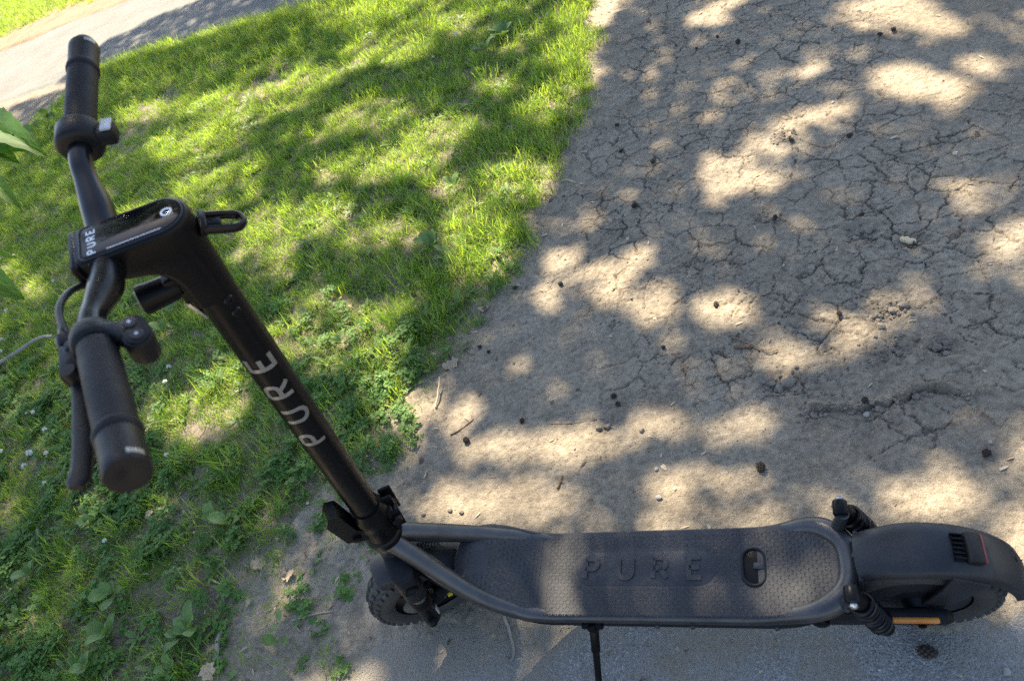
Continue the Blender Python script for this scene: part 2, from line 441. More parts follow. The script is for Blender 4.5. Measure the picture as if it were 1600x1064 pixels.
def dirt_height(x, y):
    ex = x - edge_x(y)
    S = sstep(.34, .62, y + .5 * fbm(x * 3, y * 3, 5)) * sstep(.02, .2, ex + .3 * fbm(x * 5, y * 5, 6))
    S *= 1 - .85 * sstep(1.0, 1.35, x + .3 * fbm(x * 2, y * 2, 8)) * sstep(1.25, 1.6, y)
    S *= 1 - .8 * sstep(.42, .2, x + .3 * fbm(x * 3, y * 3, 12)) * sstep(1.0, .8, y)
    wx = x + .075 * fbm(x * 11, y * 11, 21, 5, .6); wy = y + .075 * fbm(x * 11, y * 11, 31, 5, .6)
    e1, id1 = worley(wx / .078, wy / .078, 40); e1 = e1 * .078
    e2, id2 = worley(wx / .034 + 7.7, wy / .034, 50); e2 = e2 * .034
    n1 = fbm(x * 9, y * 9, 61); n2 = fbm(x * 7, y * 7, 62)
    w1 = .0014 * (1 + 2.2 * n1); w1 = np.maximum(w1, .0007)
    on1 = sstep(-.10, .06, fbm(x * 9, y * 9, 63, 3) + .15 + .12 * sstep(.6, 1.0, x)) * S
    on2 = sstep(-.06, .10, n2 + .08) * S
    far = sstep(1.3, 2.1, y)
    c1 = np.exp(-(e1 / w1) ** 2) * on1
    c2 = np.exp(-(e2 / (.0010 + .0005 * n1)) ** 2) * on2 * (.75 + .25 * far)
    lip = np.exp(-(e1 / .011) ** 2) * on1 * .0016
    z = .0006 + .012 * fbm(x * 2.2, y * 2.2, 70, 4) + .0045 * fbm(x * 12, y * 12, 71, 4) + .0036 * fbm(x * 55, y * 55, 72, 3)
    z = z + (id1 - .5) * .0022 * on1 + (id2 - .5) * .0010 * on2 + lip
    dv = np.clip(.75 + 2.4 * fbm(x * 13, y * 13, 77, 3), .15, 1.3)
    z = z - .0085 * c1 * dv - .0038 * c2 * dv
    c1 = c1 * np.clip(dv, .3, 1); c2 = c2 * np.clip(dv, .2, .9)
    rough = sstep(.2, .05, ex)                      # crumbled soil towards the grass
    z = z + rough * (.012 * fbm(x * 25, y * 25, 75, 4))
    for px, py, r, d in PITS:
        q = ((x - px) ** 2 + ((y - py) * 1.2) ** 2) / r ** 2
        m = q < 6
        if m.any():
            k = np.exp(-q[m] * 1.6)
            z[m] += -d * k * (.6 + 3.0 * np.abs(fbm(x[m] * 70, y[m] * 70, 81, 3))) + .5 * d * np.exp(-(np.sqrt(q[m]) - 1.1) ** 2 * 9) * (.5 + fbm(x[m] * 50, y[m] * 50, 82) * 2)
    # broken crust: the far side stands higher than the near side
    xr = (x > RIDGE[:, 0].min() - .05) & (x < RIDGE[:, 0].max() + .1)
    order = np.argsort(RIDGE[:, 0]); ry = np.interp(x, RIDGE[order, 0], RIDGE[order, 1])
    dy = y - ry + .035 * fbm(x * 24, y * 24, 91, 4)
    amp = sstep(RIDGE[:, 0].min() - .02, RIDGE[:, 0].min() + .05, x) * sstep(RIDGE[:, 0].max() + .08, RIDGE[:, 0].max() - .08, x)
    z = z + amp * (1 + 3. * fbm(x * 34, y * 28, 97, 3)) * (.011 * np.exp(-((dy - .008) / .010) ** 2) - .009 * np.exp(-((dy + .004) / .0045) ** 2) - .004 * np.exp(-((dy + .05) / .04) ** 2))
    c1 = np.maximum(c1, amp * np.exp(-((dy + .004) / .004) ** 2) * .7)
    # thins out over the asphalt by the scooter
    lim = y - (-.02 + .05 * sstep(.5, 1.3, x)) + .24 * fbm(x * 5, y * 5, 95, 5) + .09 * fbm(x * 38, y * 38, 98, 4)
    z = z - .03 * sstep(.06, -.26, lim) * sstep(-.28, -.02, x + .2 * fbm(x * 6, y * 6, 96)) + .004
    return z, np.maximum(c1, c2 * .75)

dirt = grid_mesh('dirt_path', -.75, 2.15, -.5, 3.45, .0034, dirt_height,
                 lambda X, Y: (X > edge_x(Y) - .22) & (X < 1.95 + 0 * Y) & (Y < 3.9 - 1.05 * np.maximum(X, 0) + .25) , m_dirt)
tag(dirt, 'cracked dry mud path with dappled shade beside the lawn', None, None, 'structure')

outer = grid_mesh('dirt_ground', -.3, 7.5, -.2, 4.4, .04, lambda x, y: (-.012 + .010 * fbm(x * 2.2, y * 2.2, 70, 4) - .006 * (x < 1.9) * (y < 3.4), 0 * x), lambda X, Y: X > edge_x(Y) - .05, m_dirt)
tag(outer, None, None, None, 'structure')

def asphalt_h(x, y):
    return .0035 * fbm(x * 3, y * 3, 101) + .0016 * fbm(x * 90, y * 90, 102, 3) - .04 * sstep(.06, .26, y), np.zeros_like(x)
pav = grid_mesh('pavement', -.6, 2.6, -1.5, .45, .008, asphalt_h, lambda X, Y: X > -9, m_asphalt)
tag(pav, 'grey worn asphalt dusted with sand under the scooter', None, None, 'structure')

def lawn_h(x, y):
    d = edge_x(y) - x
    return -.006 + .02 * fbm(x * 2, y * 2, 111) + .012 * fbm(x * 14, y * 14, 112) + .012 * sstep(0, .3, d), np.zeros_like(x)
lawn = grid_mesh('lawn_soil', -7.5, .4, -1.3, 4.9, .03, lawn_h, lambda X, Y: (X < edge_x(Y) - .06) & (Y < path_y(X) + .06), m_soil)
tag(lawn, None, None, None, 'structure')

def path_h(x, y): return .012 + .02 * fbm(x * .9, y * .9, 121) + .008 * fbm(x * 9, y * 9, 122) - .02 * sstep(.08, -.05, y - path_y(x)), np.zeros_like(x)
gp = grid_mesh('gravel_path', -13, 3.5, 3.85, 6.35, .03, path_h, lambda X, Y: (Y > path_y(X) - .1) & (Y < 6.12 + .1 + .12 * np.sin(X * 2.1)), m_gravel)
tag(gp, None, None, None, 'structure')
vg = grid_mesh('dirt_verge', -14, 3.5, 6.0, 7.4, .03, lambda x, y: (.02 + .03 * fbm(x * 4, y * 4, 131) - .05 * sstep(6.25, 6.02, y), np.zeros_like(x)), lambda X, Y: X > -99, m_verge)
tag(vg, None, None, None, 'structure')

g = MB()
g.add([(-150, -150, -.06), (150, -150, -.06), (150, 150, -.06), (-150, 150, -.06)], [(0, 1, 2, 3)])
tag(g.build('ground', m_soil, smooth=0), None, None, None, 'structure')

# =================================================================== GRASS (uncountable: one object each)
lib = bpy.data.collections.new('tuft_library')
def blade(mb, base, ang, length, width, lean, curl, tint, dry, seg=4):
    d = np.array([math.cos(ang), math.sin(ang)]); sd = np.array([-d[1], d[0]])
    v = []; x = 0.; z = 0.; th = lean
    for i in range(seg + 1):
        t = i / seg; w = width * (1 - t) ** .6 * (.6 + .4 * min(1, t * 4)) * .5
        c = np.array([base[0] + d[0] * x, base[1] + d[1] * x])
        if i < seg:
            v += [(*(c + sd * w), z), (*(c - sd * w), z)]
        else: v.append((*c, z))
        x += math.sin(th) * length / seg; z += math.cos(th) * length / seg; z = max(z, .002); th = min(th + curl / seg, 2.0)
    f = [(2 * i, 2 * i + 1, 2 * i + 3, 2 * i + 2) for i in range(seg - 1)] + [(2 * seg - 2, 2 * seg - 1, 2 * seg)]
    mb.add(v, f, tint=tint, dry=dry)

def tuft(name, n, rad, l0, l1, w, lean, curl, dryp, mat):
    mb = MB()
    for i in range(n):
        a = random.uniform(0, 6.283); r = rad * math.sqrt(random.random())
        b = (r * math.cos(a), r * math.sin(a))
        dry = 1.0 if random.random() < dryp else random.choice((0, 0, 0, 0, .12, .25))
        blade(mb, b, random.uniform(0, 6.283), random.uniform(l0, l1), w * random.uniform(.6, 1.25), random.uniform(*lean), random.uniform(*curl), random.random(), dry)
    o = bpy.data.objects.new(name, mb.build(name, mat, smooth=30, mesh_only=True)); lib.objects.link(o)

def clover_tuft(name, n, rad, mat):
    mb = MB()
    for i in range(n):
        a = random.uniform(0, 6.283); r = rad * math.sqrt(random.random()); cx, cy = r * math.cos(a), r * math.sin(a)
        h = random.uniform(.015, .045); a0 = random.uniform(0, 6.283); sz = random.uniform(.006, .0115); tl = random.uniform(-.3, .3)
        ti = random.random()
        for k in range(3):
            b = a0 + k * 2.094; d = np.array([math.cos(b), math.sin(b)]); s = np.array([-d[1], d[0]])
            pts = [(0, 0), (.6, .55), (1.15, .62), (1.42, .25), (1.3, 0), (1.42, -.25), (1.15, -.62), (.6, -.55)]
            v = [(*(np.array([cx, cy]) + (d * p[0] + s * p[1]) * sz), h + sz * (.25 * abs(p[1]) + tl * p[0] * (1 if k else -1))) for p in pts]
            v.append((*(np.array([cx, cy]) + d * sz * .75), h - sz * .05))
            mb.add(v, [(j, (j + 1) % 8, 8) for j in range(8)], tint=ti, dry=0.)
        blade(mb, (cx, cy), 0, h, .0016, 0, 0, .5, 0, 2)
    o = bpy.data.objects.new(name, mb.build(name, mat, smooth=0, mesh_only=True)); lib.objects.link(o)

def weed_tuft(name, n, mat):
    mb = MB(); a0 = random.uniform(0, 6)
    for i in range(n):
        a = a0 + i * 6.283 / n + random.uniform(-.4, .4); L = random.uniform(.025, .05); W = L * random.uniform(.3, .45); th = random.uniform(.3, 1.0)
        d = np.array([math.cos(a), math.sin(a)]); s = np.array([-d[1], d[0]]); v = []; m = 5
        for j in range(m + 1):
            t = j / m; w = W * math.sin(math.pi * min(1, t * .93 + .05)) ** .8 * .5; x = L * (.15 + t) * math.cos(th * (1 - t * .8)); z = L * t * math.sin(th) * (1 - .45 * t) + .004
            for e in (-1, 0, 1): v.append((*(d * x + s * w * e), z + abs(e) * w * .35))
        f = [(3 * j + e, 3 * j + e + 1, 3 * j + e + 4, 3 * j + e + 3) for j in range(m) for e in (0, 1)]
        mb.add(v, f, tint=random.random(), dry=0.)
    o = bpy.data.objects.new(name, mb.build(name, mat, smooth=60, mesh_only=True)); lib.objects.link(o)

for k in range(4): tuft('t%02d_lawn' % k, 26, .035, .018, .05, .0028, (.1, 1.2), (.1, 1.3), .06, m_grass)
for k in range(4, 7): tuft('t%02d_long' % k, 26, .03, .045, .09, .0032, (.05, .7), (.2, 1.5), .05, m_grass)
for k in range(7, 9): tuft('t%02d_dry' % k, 18, .04, .02, .05, .0022, (.6, 1.5), (.0, .9), .85, m_grass)
for k in range(9, 12): clover_tuft('t%02d_clover' % k, 16, .04, m_clover)
for k in range(12, 14): weed_tuft('t%02d_weed' % k, 6, m_weed)

def scatter_object(name, P, rot, scl, idx):
    me = bpy.data.meshes.new(name); me.from_pydata(P.tolist(), [], [])
    for a, t, d in (('rot', 'FLOAT_VECTOR', rot), ('scl', 'FLOAT', scl), ('idx', 'INT', idx)):
        at = me.attributes.new(a, t, 'POINT')
        at.data.foreach_set('vector' if t == 'FLOAT_VECTOR' else 'value', np.ascontiguousarray(d).ravel())
    o = link(name, me)
    ng = bpy.data.node_groups.new(name + '_scatter', 'GeometryNodeTree')
    ng.interface.new_socket('Geometry', in_out='INPUT', socket_type='NodeSocketGeometry')
    ng.interface.new_socket('Geometry', in_out='OUTPUT', socket_type='NodeSocketGeometry')
    N = ng.nodes; L = ng.links
    gi = N.new('NodeGroupInput'); go = N.new('NodeGroupOutput')
    ci = N.new('GeometryNodeCollectionInfo'); ci.inputs[0].default_value = lib
    ci.inputs['Separate Children'].default_value = True; ci.inputs['Reset Children'].default_value = True
    ip = N.new('GeometryNodeInstanceOnPoints'); ip.inputs['Pick Instance'].default_value = True
    def na(n, t):
        q = N.new('GeometryNodeInputNamedAttribute'); q.data_type = t; q.inputs[0].default_value = n; return q.outputs[0]
    er = N.new('FunctionNodeEulerToRotation')
    L.new(gi.outputs[0], ip.inputs['Points']); L.new(ci.outputs[0], ip.inputs['Instance'])
    L.new(na('idx', 'INT'), ip.inputs['Instance Index']); L.new(na('rot', 'FLOAT_VECTOR'), er.inputs[0]); L.new(er.outputs[0], ip.inputs['Rotation'])
    L.new(na('scl', 'FLOAT'), ip.inputs['Scale']); L.new(ip.outputs[0], go.inputs[0])
    md = o.modifiers.new('scatter', 'NODES'); md.node_group = ng
    return o

# worn bare spots in the lawn: (x, y, radius)
BARE = [(*(-2.857, 3.278), .35), (*(-2.904, 2.935), .25), (*(-1.909, 3.101), .3), (*(-0.415, 0.089), .16), (*(-0.553, 0.048), .13), (*(-0.802, -0.027), .12), (*(-0.966, -0.112), .15), (*(-0.902, 0.290), .06),
        (*(-0.761, 0.204), .07), (*(-0.075, 0.872), .1), (*(-0.166, 0.641), .08), (*(-1.328, 0.310), .06), (*(-3.170, 2.298), .12), (*(-0.562, 0.108), .08), (*(-0.633, 1.192), .05)]
def lawn_points(n, x0, x1, y0, y1):
    x = rng.uniform(x0, x1, n); y = rng.uniform(y0, y1, n)
    d = edge_x(y) + .075 * sstep(.30, .12, y) - x + .16 * fbm(x * 6, y * 6, 201, 4)
    dp = path_y(x) - y + .12 * fbm(x * 5, y * 5, 202)
    k = sstep(-.10 * sstep(.6, .1, y) - .03, .12, d) * sstep(-.05, .08, dp)
    low = .45 * sstep(.45, -.25, y) * sstep(-1.1, -.45, x)              # thin turf at the near edge of the lawn
    k *= 1 - .68 * low
    patch = fbm(x * 4, y * 4, 203, 4)
    k *= np.clip(.92 + .9 * patch, .35, 1)
    for bx, by, r in BARE:
        k *= 1 - (.8 if by > .6 else .55) * np.exp(-((x - bx) ** 2 + (y - by) ** 2) / r ** 2 * 1.2)
    m = rng.random(n) < k
    m &= (x - .5) * .55 + (y - .5) * -.2 > -3.3 - .0 * x
    return x[m], y[m], d[m], dp[m], patch[m]
x, y, d, dp, patch = lawn_points(68000, -5.6, .3, -.7, 4.5)
n = len(x)
ix_ = np.concatenate([rng.normal(px_, .025, 9) for px_ in ((-0.280, -0.087)[0], (-0.226, -0.141)[0], (-0.315, 0.048)[0], (-0.326, -0.124)[0])]); iy_ = np.concatenate([rng.normal(py_, .022, 9) for py_ in ((-0.280, -0.087)[1], (-0.226, -0.141)[1], (-0.315, 0.048)[1], (-0.326, -0.124)[1])])
x = np.append(x, ix_); y = np.append(y, iy_); d = np.append(d, 0 * ix_ - .1); dp = np.append(dp, 0 * ix_ + 3); patch = np.append(patch, 0 * ix_); n = len(x)
left = (x < -2.4 + (y - .5) * -.35)
near = sstep(1.5, .3, y)
idx = rng.integers(0, 4, n)
u = rng.random(n)
q = fbm(x * 2.6, y * 2.6, 210, 3)
edge_long = (sstep(.42, .05, d) * sstep(.9, 1.4, y) + sstep(.5, .1, dp))
idx = np.where(u < .12 + .75 * edge_long, rng.integers(4, 7, n), idx)
u = rng.random(n)
idx = np.where(u < np.clip(.06 + .8 * fbm(x * 3.1, y * 3.1, 215), .02, .4) * (1 - edge_long * .8), rng.integers(7, 9, n), idx)
u = rng.random(n)
idx = np.where(u < np.clip(-.12 + .32 * near + .7 * q * (.25 + near), 0, .36) * (1 - .8 * edge_long), rng.integers(9, 12, n), idx)
u = rng.random(n)
idx = np.where(u < .035 + .04 * near, rng.integers(12, 14, n), idx)
scl = np.where((idx >= 4) & (idx < 7), 1.15, 1.) * rng.uniform(.55, .98, n) * (1 + .35 * sstep(2.5, 4.2, y)) * (1 - .25 * sstep(.1, -.1, d))
rot = np.stack([rng.normal(0, .18, n), rng.normal(0, .18, n), rng.uniform(0, 6.283, n)], 1)
P = np.stack([x, y, lawn_h(x, y)[0] - .002], 1)
grass = scatter_object('lawn_grass', P, rot.astype(np.float32), scl.astype(np.float32), idx.astype(np.int32))
tag(grass, 'patchy green lawn of short grass and clover', None, None, 'stuff')
# far strip of lawn beyond the gravel path
n = 15000
x = rng.uniform(-12, -3, n); y = rng.uniform(6.5, 9.5, n)
k = rng.random(n) < sstep(6.6, 7.15, y + .7 * fbm(x * 2, y * 2, 220))
x, y = x[k], y[k]; n = len(x)
fg = scatter_object('far_grass', np.stack([x, y, .01 + 0 * x], 1), np.stack([rng.normal(0, .15, n), rng.normal(0, .15, n), rng.uniform(0, 6.283, n)], 1).astype(np.float32),
                    rng.uniform(1.0, 1.7, n).astype(np.float32), np.where(rng.random(n) < .2, 7, rng.integers(0, 7, n)).astype(np.int32))
tag(fg, 'sunlit grass strip on the far side of the gravel path', None, None, 'stuff')

# =================================================================== TREES whose shade dapples the ground
# sunlit gaps: (x, y on the ground, half axes as vectors)
LIT = np.array([
 (1.167, 2.091, 0.131, -0.081, -0.019, -0.131), (1.319, 1.899, 0.058, -0.034, -0.015, -0.078), (0.608, 2.425, 0.087, 0.057, 0.016, -0.077), (1.162, 1.650, 0.068, -0.033, -0.016, -0.098), (1.278, 1.547, 0.053, -0.025, -0.013, -0.065), (1.366, 1.623, 0.055, -0.028, -0.013, -0.060), (0.905, 1.827, 0.058, 0.037, 0.008, -0.047), (0.622, 1.826, 0.038, -0.018, -0.001, -0.058),
 (0.763, 1.473, 0.111, 0.030, 0.011, -0.082), (0.914, 1.518, 0.092, 0.009, 0.003, -0.069), (0.618, 1.359, 0.057, -0.019, -0.002, -0.117), (0.743, 1.281, 0.059, -0.020, -0.003, -0.061), (1.189, 1.093, 0.042, 0.000, -0.003, -0.033), (1.248, 1.005, 0.080, 0.002, -0.004, -0.038), (1.267, 0.859, 0.053, -0.014, -0.023, -0.097),
 (0.622, 0.773, 0.075, 0.005, 0.005, -0.055), (0.977, 0.610, 0.088, -0.026, -0.016, -0.077), (0.827, 0.557, 0.045, -0.006, -0.003, -0.030), (0.784, 0.697, 0.037, -0.007, -0.002, -0.021), (1.088, 0.735, 0.044, 0.015, 0.002, -0.043), (0.726, 0.581, 0.056, -0.008, -0.002, -0.035), (0.600, 0.430, 0.098, 0.001, 0.002, -0.039),
 (0.280, 0.959, 0.041, 0.055, 0.046, -0.066), (0.360, 1.016, 0.069, 0.044, 0.026, -0.063), (0.126, 0.987, 0.070, -0.047, -0.016, -0.115), (0.414, 0.839, 0.068, 0.021, 0.015, -0.053), (0.067, 0.661, 0.035, -0.019, -0.006, -0.046), (0.178, 0.562, 0.023, -0.003, 0.004, -0.030), (-0.123, 0.546, 0.072, -0.008, 0.017, -0.071),
 (0.172, 0.416, 0.187, -0.002, 0.008, -0.038), (0.455, 0.430, 0.107, 0.001, 0.004, -0.033), (-0.046, 0.421, 0.063, -0.005, 0.005, -0.024), (0.070, 0.240, 0.188, 0.019, 0.024, -0.072), (0.207, 0.284, 0.088, 0.021, 0.017, -0.044), (0.481, 0.287, 0.053, -0.003, 0.001, -0.039), (0.507, 0.189, 0.093, -0.004, 0.001, -0.030), (0.279, 0.198, 0.089, -0.004, 0.002, -0.022),
 (0.617, 0.271, 0.042, -0.003, -0.001, -0.040), (0.671, 0.207, 0.111, -0.005, -0.002, -0.032), (1.123, 0.253, 0.034, -0.002, -0.023, -0.097), (1.036, 0.197, 0.104, 0.014, -0.005, -0.055), (0.946, 0.191, 0.085, -0.004, -0.007, -0.043), (0.862, 0.308, 0.035, -0.003, -0.003, -0.021), (1.080, 0.083, 0.037, -0.001, -0.014, -0.059), (0.447, 0.643, 0.019, -0.003, 0.001, -0.017), (0.194, 0.786, 0.027, -0.005, 0.003, -0.022),
 # on the deck
 (0.395, -0.162, 0.025, 0.007, 0.026, -0.065), (0.329, -0.205, 0.020, 0.008, 0.013, -0.023), (0.788, -0.204, 0.060, 0.000, -0.002, -0.036), (0.570, -0.202, 0.018, -0.015, -0.008, -0.010), (0.262, -0.128, 0.027, -0.001, 0.004, -0.019), (0.881, -0.172, 0.013, -0.000, -0.007, -0.064), (1.105, -0.166, 0.032, -0.000, -0.014, -0.061),
 # ground below the deck
 (0.301, -0.079, 0.019, -0.007, -0.020, -0.055), (0.040, -0.090, 0.012, 0.000, 0.004, -0.016),
 # lawn
 (-1.065, 3.405, 0.607, -0.368, 0.093, -0.322), (-0.251, 2.899, 0.373, -0.098, 0.060, -0.259), (0.033, 2.379, 0.102, -0.054, 0.033, -0.289), (-1.049, 3.015, 0.292, -0.073, 0.073, -0.189), (-0.317, 2.286, 0.086, -0.040, 0.014, -0.075), (-1.031, 2.334, 0.269, -0.027, 0.067, -0.145), (-0.507, 1.996, 0.132, 0.004, 0.051, -0.129), (-0.618, 1.855, 0.171, 0.008, 0.049, -0.112),
 (-1.594, 2.508, 0.478, -0.082, 0.107, -0.194), (-2.238, 3.005, 0.390, -0.104, 0.080, -0.132), (-1.681, 2.890, 0.291, -0.079, 0.053, -0.103), (-1.754, 2.101, 0.251, -0.030, 0.149, -0.231), (-2.177, 2.558, 0.297, -0.049, 0.108, -0.160), (-0.945, 1.901, 0.160, -0.017, 0.045, -0.097), (-0.059, 1.522, 0.096, -0.006, 0.028, -0.104), (-0.192, 1.275, 0.104, -0.002, 0.059, -0.179), (-0.377, 1.587, 0.075, -0.024, 0.017, -0.068),
 (-1.101, 1.604, 0.228, -0.014, 0.068, -0.124), (-1.135, 1.397, 0.156, -0.038, 0.048, -0.102), (-0.585, 1.368, 0.135, -0.004, 0.038, -0.087), (-0.472, 0.795, 0.139, 0.007, 0.046, -0.095), (-0.277, 0.597, 0.086, -0.010, 0.018, -0.061), (-0.744, 0.995, 0.111, 0.031, 0.044, -0.065), (-0.797, 0.873, 0.123, -0.020, 0.027, -0.061), (-1.014, 0.620, 0.140, 0.025, 0.070, -0.086), (-0.946, 0.742, 0.068, -0.009, 0.020, -0.040),
 (-1.254, 0.285, 0.072, -0.003, 0.016, -0.023), (-1.149, 0.193, 0.037, -0.001, 0.015, -0.021), (-2.091, 1.881, 0.152, -0.043, 0.114, -0.177), (-0.459, 0.971, 0.077, -0.015, 0.016, -0.049), (-0.534, 0.179, 0.042, -0.001, 0.008, -0.018), (-0.214, 0.450, 0.044, -0.004, 0.010, -0.034), (-0.024, 1.960, 0.084, -0.036, 0.015, -0.106), (-2.867, 3.207, 0.298, -0.081, 0.074, -0.106), (-1.502, 2.973, 0.229, -0.053, 0.042, -0.088),
 (-2.496, 1.482, 0.104, -0.022, 0.060, -0.072), (-2.858, 1.694, 0.130, -0.029, 0.061, -0.070), (-0.405, 0.064, 0.030, -0.000, 0.007, -0.016), (-1.002, 0.295, 0.036, -0.002, 0.011, -0.017),
])
LIT = np.vstack([LIT, [(px_ - SUN.x / SUN.z * pz_, py_ - SUN.y / SUN.z * pz_, .13, 0, 0, .13) for px_, py_, pz_ in ((-.57, .43, 1.), (-.62, .40, 1.), (-.45, .30, .96), (-.45, .12, .92))]])
PATH_SHADE = np.array([(-4.652, 4.413), (-4.674, 5.055), (-4.089, 5.261), (-3.475, 5.189), (-3.006, 5.188), (-1.345, 4.380), (-1.352, 3.781), (-1.903, 3.985), (-2.362, 4.077), (-2.982, 4.283), (-3.639, 4.327), (-4.078, 4.274)])
def in_poly(x, y, P):
    c = np.zeros(x.shape, bool); j = len(P) - 1
    for i in range(len(P)):
        t = ((P[i, 1] > y) != (P[j, 1] > y)) & (x < (P[j, 0] - P[i, 0]) * (y - P[i, 1]) / (P[j, 1] - P[i, 1] + 1e-12) + P[i, 0])
        c ^= t; j = i
    return c
def sunlit(x, y):
    """1 where the crowns leave a gap for the sun"""
    wx = x + .05 * fbm(x * 5, y * 5, 301) * 2; wy = y + .05 * fbm(x * 5, y * 5, 302) * 2
    L = np.zeros_like(x)
    for q_, (cx, cy, ax, ay, bx, by) in enumerate(LIT):
        if q_ < 42: ax, ay, bx, by = 1.12 * ax, 1.12 * ay, 1.12 * bx, 1.12 * by
        if q_ >= 54: ax, ay, bx, by = 1.22 * ax, 1.22 * ay, 1.22 * bx, 1.22 * by
        det = ax * by - ay * bx
        dx = wx - cx; dy = wy - cy
        s = (dx * by - dy * bx) / det; t = (-dx * ay + dy * ax) / det
        L = np.maximum(L, sstep(1.25, .95, np.sqrt(s * s + t * t)))
    ca_, sa_ = math.cos(.35), math.sin(.35); su = wx * ca_ + wy * sa_; sv = -wx * sa_ + wy * ca_
    st_ = fbm(su * 2.6, sv * 10, 306, 4)
    L = L * (.7 + .3 * sstep(-.20, -.04, st_))
    L = np.maximum(L, .34 * sstep(.12, .24, fbm(su * 1.6 + 40, sv * 9, 307, 4)))
    py = path_y(x) + .0
    onpath = sstep(-.25, -.05, y - py)
    sh = in_poly(x + .12 * fbm(x * 3, y * 3, 303), y + .2 * fbm(x * 3, y * 3, 304), PATH_SHADE)
    L = np.where(onpath > .5, np.where(sh, 0., 1.), L)
    L = np.where(x < -5.0, np.maximum(L, .6), L)
    for cx, cy, rr in KEEP_SHADE:
        L = L * sstep(rr * .75, rr * 1.1, np.hypot(x - cx, y - cy))
    wild = (x > 1.75) | (y < -.3)                 # beyond what the picture shows: ordinary dapple
    L = np.where(wild, sstep(.02, .12, fbm(x * 2.2, y * 2.2, 305, 3)), L)
    for cx, cy, rr in KEEP_SHADE[:6]:
        L = L * sstep(rr * .75, rr * 1.1, np.hypot(x - cx, y - cy))
    return L

sx, sy, sz = SUN
# the handlebar stands in shade too
KEEP_SHADE = [(p_[0] - sx / sz * p_[2], p_[1] - sy / sz * p_[2], r_) for p_, r_ in (((.375, -.392, 1.11), .10), ((.308, -.314, 1.116), .14), ((.251, -.253, 1.119), .11), ((.27, -.36, 1.10), .13), ((.308, -.266, 1.112), .08), ((.226, -.128, 1.129), .12), ((.204, -.093, .93), .08))]
def make_tree(name, label, trunk_xy, crown_c, region, n, hz, seed):
    r = np.random.default_rng(seed)
    gx = r.uniform(region[0], region[1], n); gy = r.uniform(region[2], region[3], n)
    keep = r.random(n) > sunlit(gx, gy)
    keep &= r.random(n) < np.clip(.94 + .5 * fbm(gx * 3.3, gy * 3.3, seed + 400, 3), .25, 1)
    gx, gy = gx[keep], gy[keep]; m = len(gx)
    h = r.uniform(hz[0], hz[1], m) + .5 * fbm(gx * 2, gy * 2, seed + 410)
    pos = np.stack([gx + sx / sz * h, gy + sy / sz * h, h], 1)
    root = empty(name, (trunk_xy[0], trunk_xy[1], -.03))
    tag(root, label, 'tree')
    base = np.array([*trunk_xy, -.03])
    # leaves: folded rhombus of two quads each, hanging at random angles
    ln = r.uniform(.048, .085, m)[:, None]
    d = r.normal(size=(m, 3)); d[:, 2] = d[:, 2] * .5 - .25; d /= np.linalg.norm(d, axis=1)[:, None]
    up = r.normal(size=(m, 3)) * .55 + np.array([sx * .6, sy * .6, 1.0]); s = np.cross(d, up); s /= np.linalg.norm(s, axis=1)[:, None] + 1e-9
    nn = np.cross(s, d)
    v = np.stack([pos - d * ln * .5, pos - d * ln * .1 + s * ln * .36 + nn * ln * .06, pos + d * ln * .28 + s * ln * .25 + nn * ln * .05, pos + d * ln * .6, pos + d * ln * .28 - s * ln * .25 + nn * ln * .05, pos - d * ln * .1 - s * ln * .36 + nn * ln * .06], 1) - base
    me = bpy.data.meshes.new('crown'); vv = v.reshape(-1, 3)
    i = np.arange(m)[:, None] * 6
    f = np.concatenate([i + np.array([0, 1, 2, 3]), i + np.array([0, 3, 4, 5])], 0)
    me.from_pydata(vv.tolist(), [], f.tolist()); me.materials.append(m_tree)
    tn = me.attributes.new('tint', 'FLOAT', 'POINT'); tn.data.foreach_set('value', np.repeat(r.random(m), 6).astype(np.float32))
    co = link('crown', me, root); co['kind'] = 'stuff'
    # trunk and limbs
    mb = MB(); cc = np.array(crown_c) - base
    tp = spline([(0, 0, 0), (.05, .03, cc[2] * .25), (cc[0] * .12, cc[1] * .12, cc[2] * .55), (cc[0] * .45, cc[1] * .45, cc[2] * .92), tuple(cc)], 6)
    rr = np.linspace(.2, .05, len(tp)); rr[0] = .28; mb.tube(tp, rr, 14)
    tb = mb.build('trunk', m_bark, root)
    ml = MB()
    for k in range(16):
        t = int(len(tp) * r.uniform(.5, .95)); e = v[r.integers(0, m), 0]
        a = tp[t]; mid = (a + e) / 2 + r.normal(size=3) * .15 + np.array([0, 0, .2])
        pp = spline([a, mid, e], 6); ml.tube(pp, np.linspace(.035, .004, len(pp)), 7)
    ml.build('limbs', m_bark, root)
    return root
make_tree('shade_tree', 'broadleaf tree whose crown dapples the mud path and scooter', (2.6, 4.6), (-1.2, 4.4, 5.2), (-1.6, 2.3, -1.35, 3.6), 44000, (4.1, 6.6), 11)
make_tree('shade_tree', 'broadleaf tree whose crown shades the lawn and gravel path edge', (-1.0, 8.4), (-4.6, 8.2, 7.6), (-6.6, -1.6, -1.0, 6.4), 56000, (5.4, 8.2), 12)

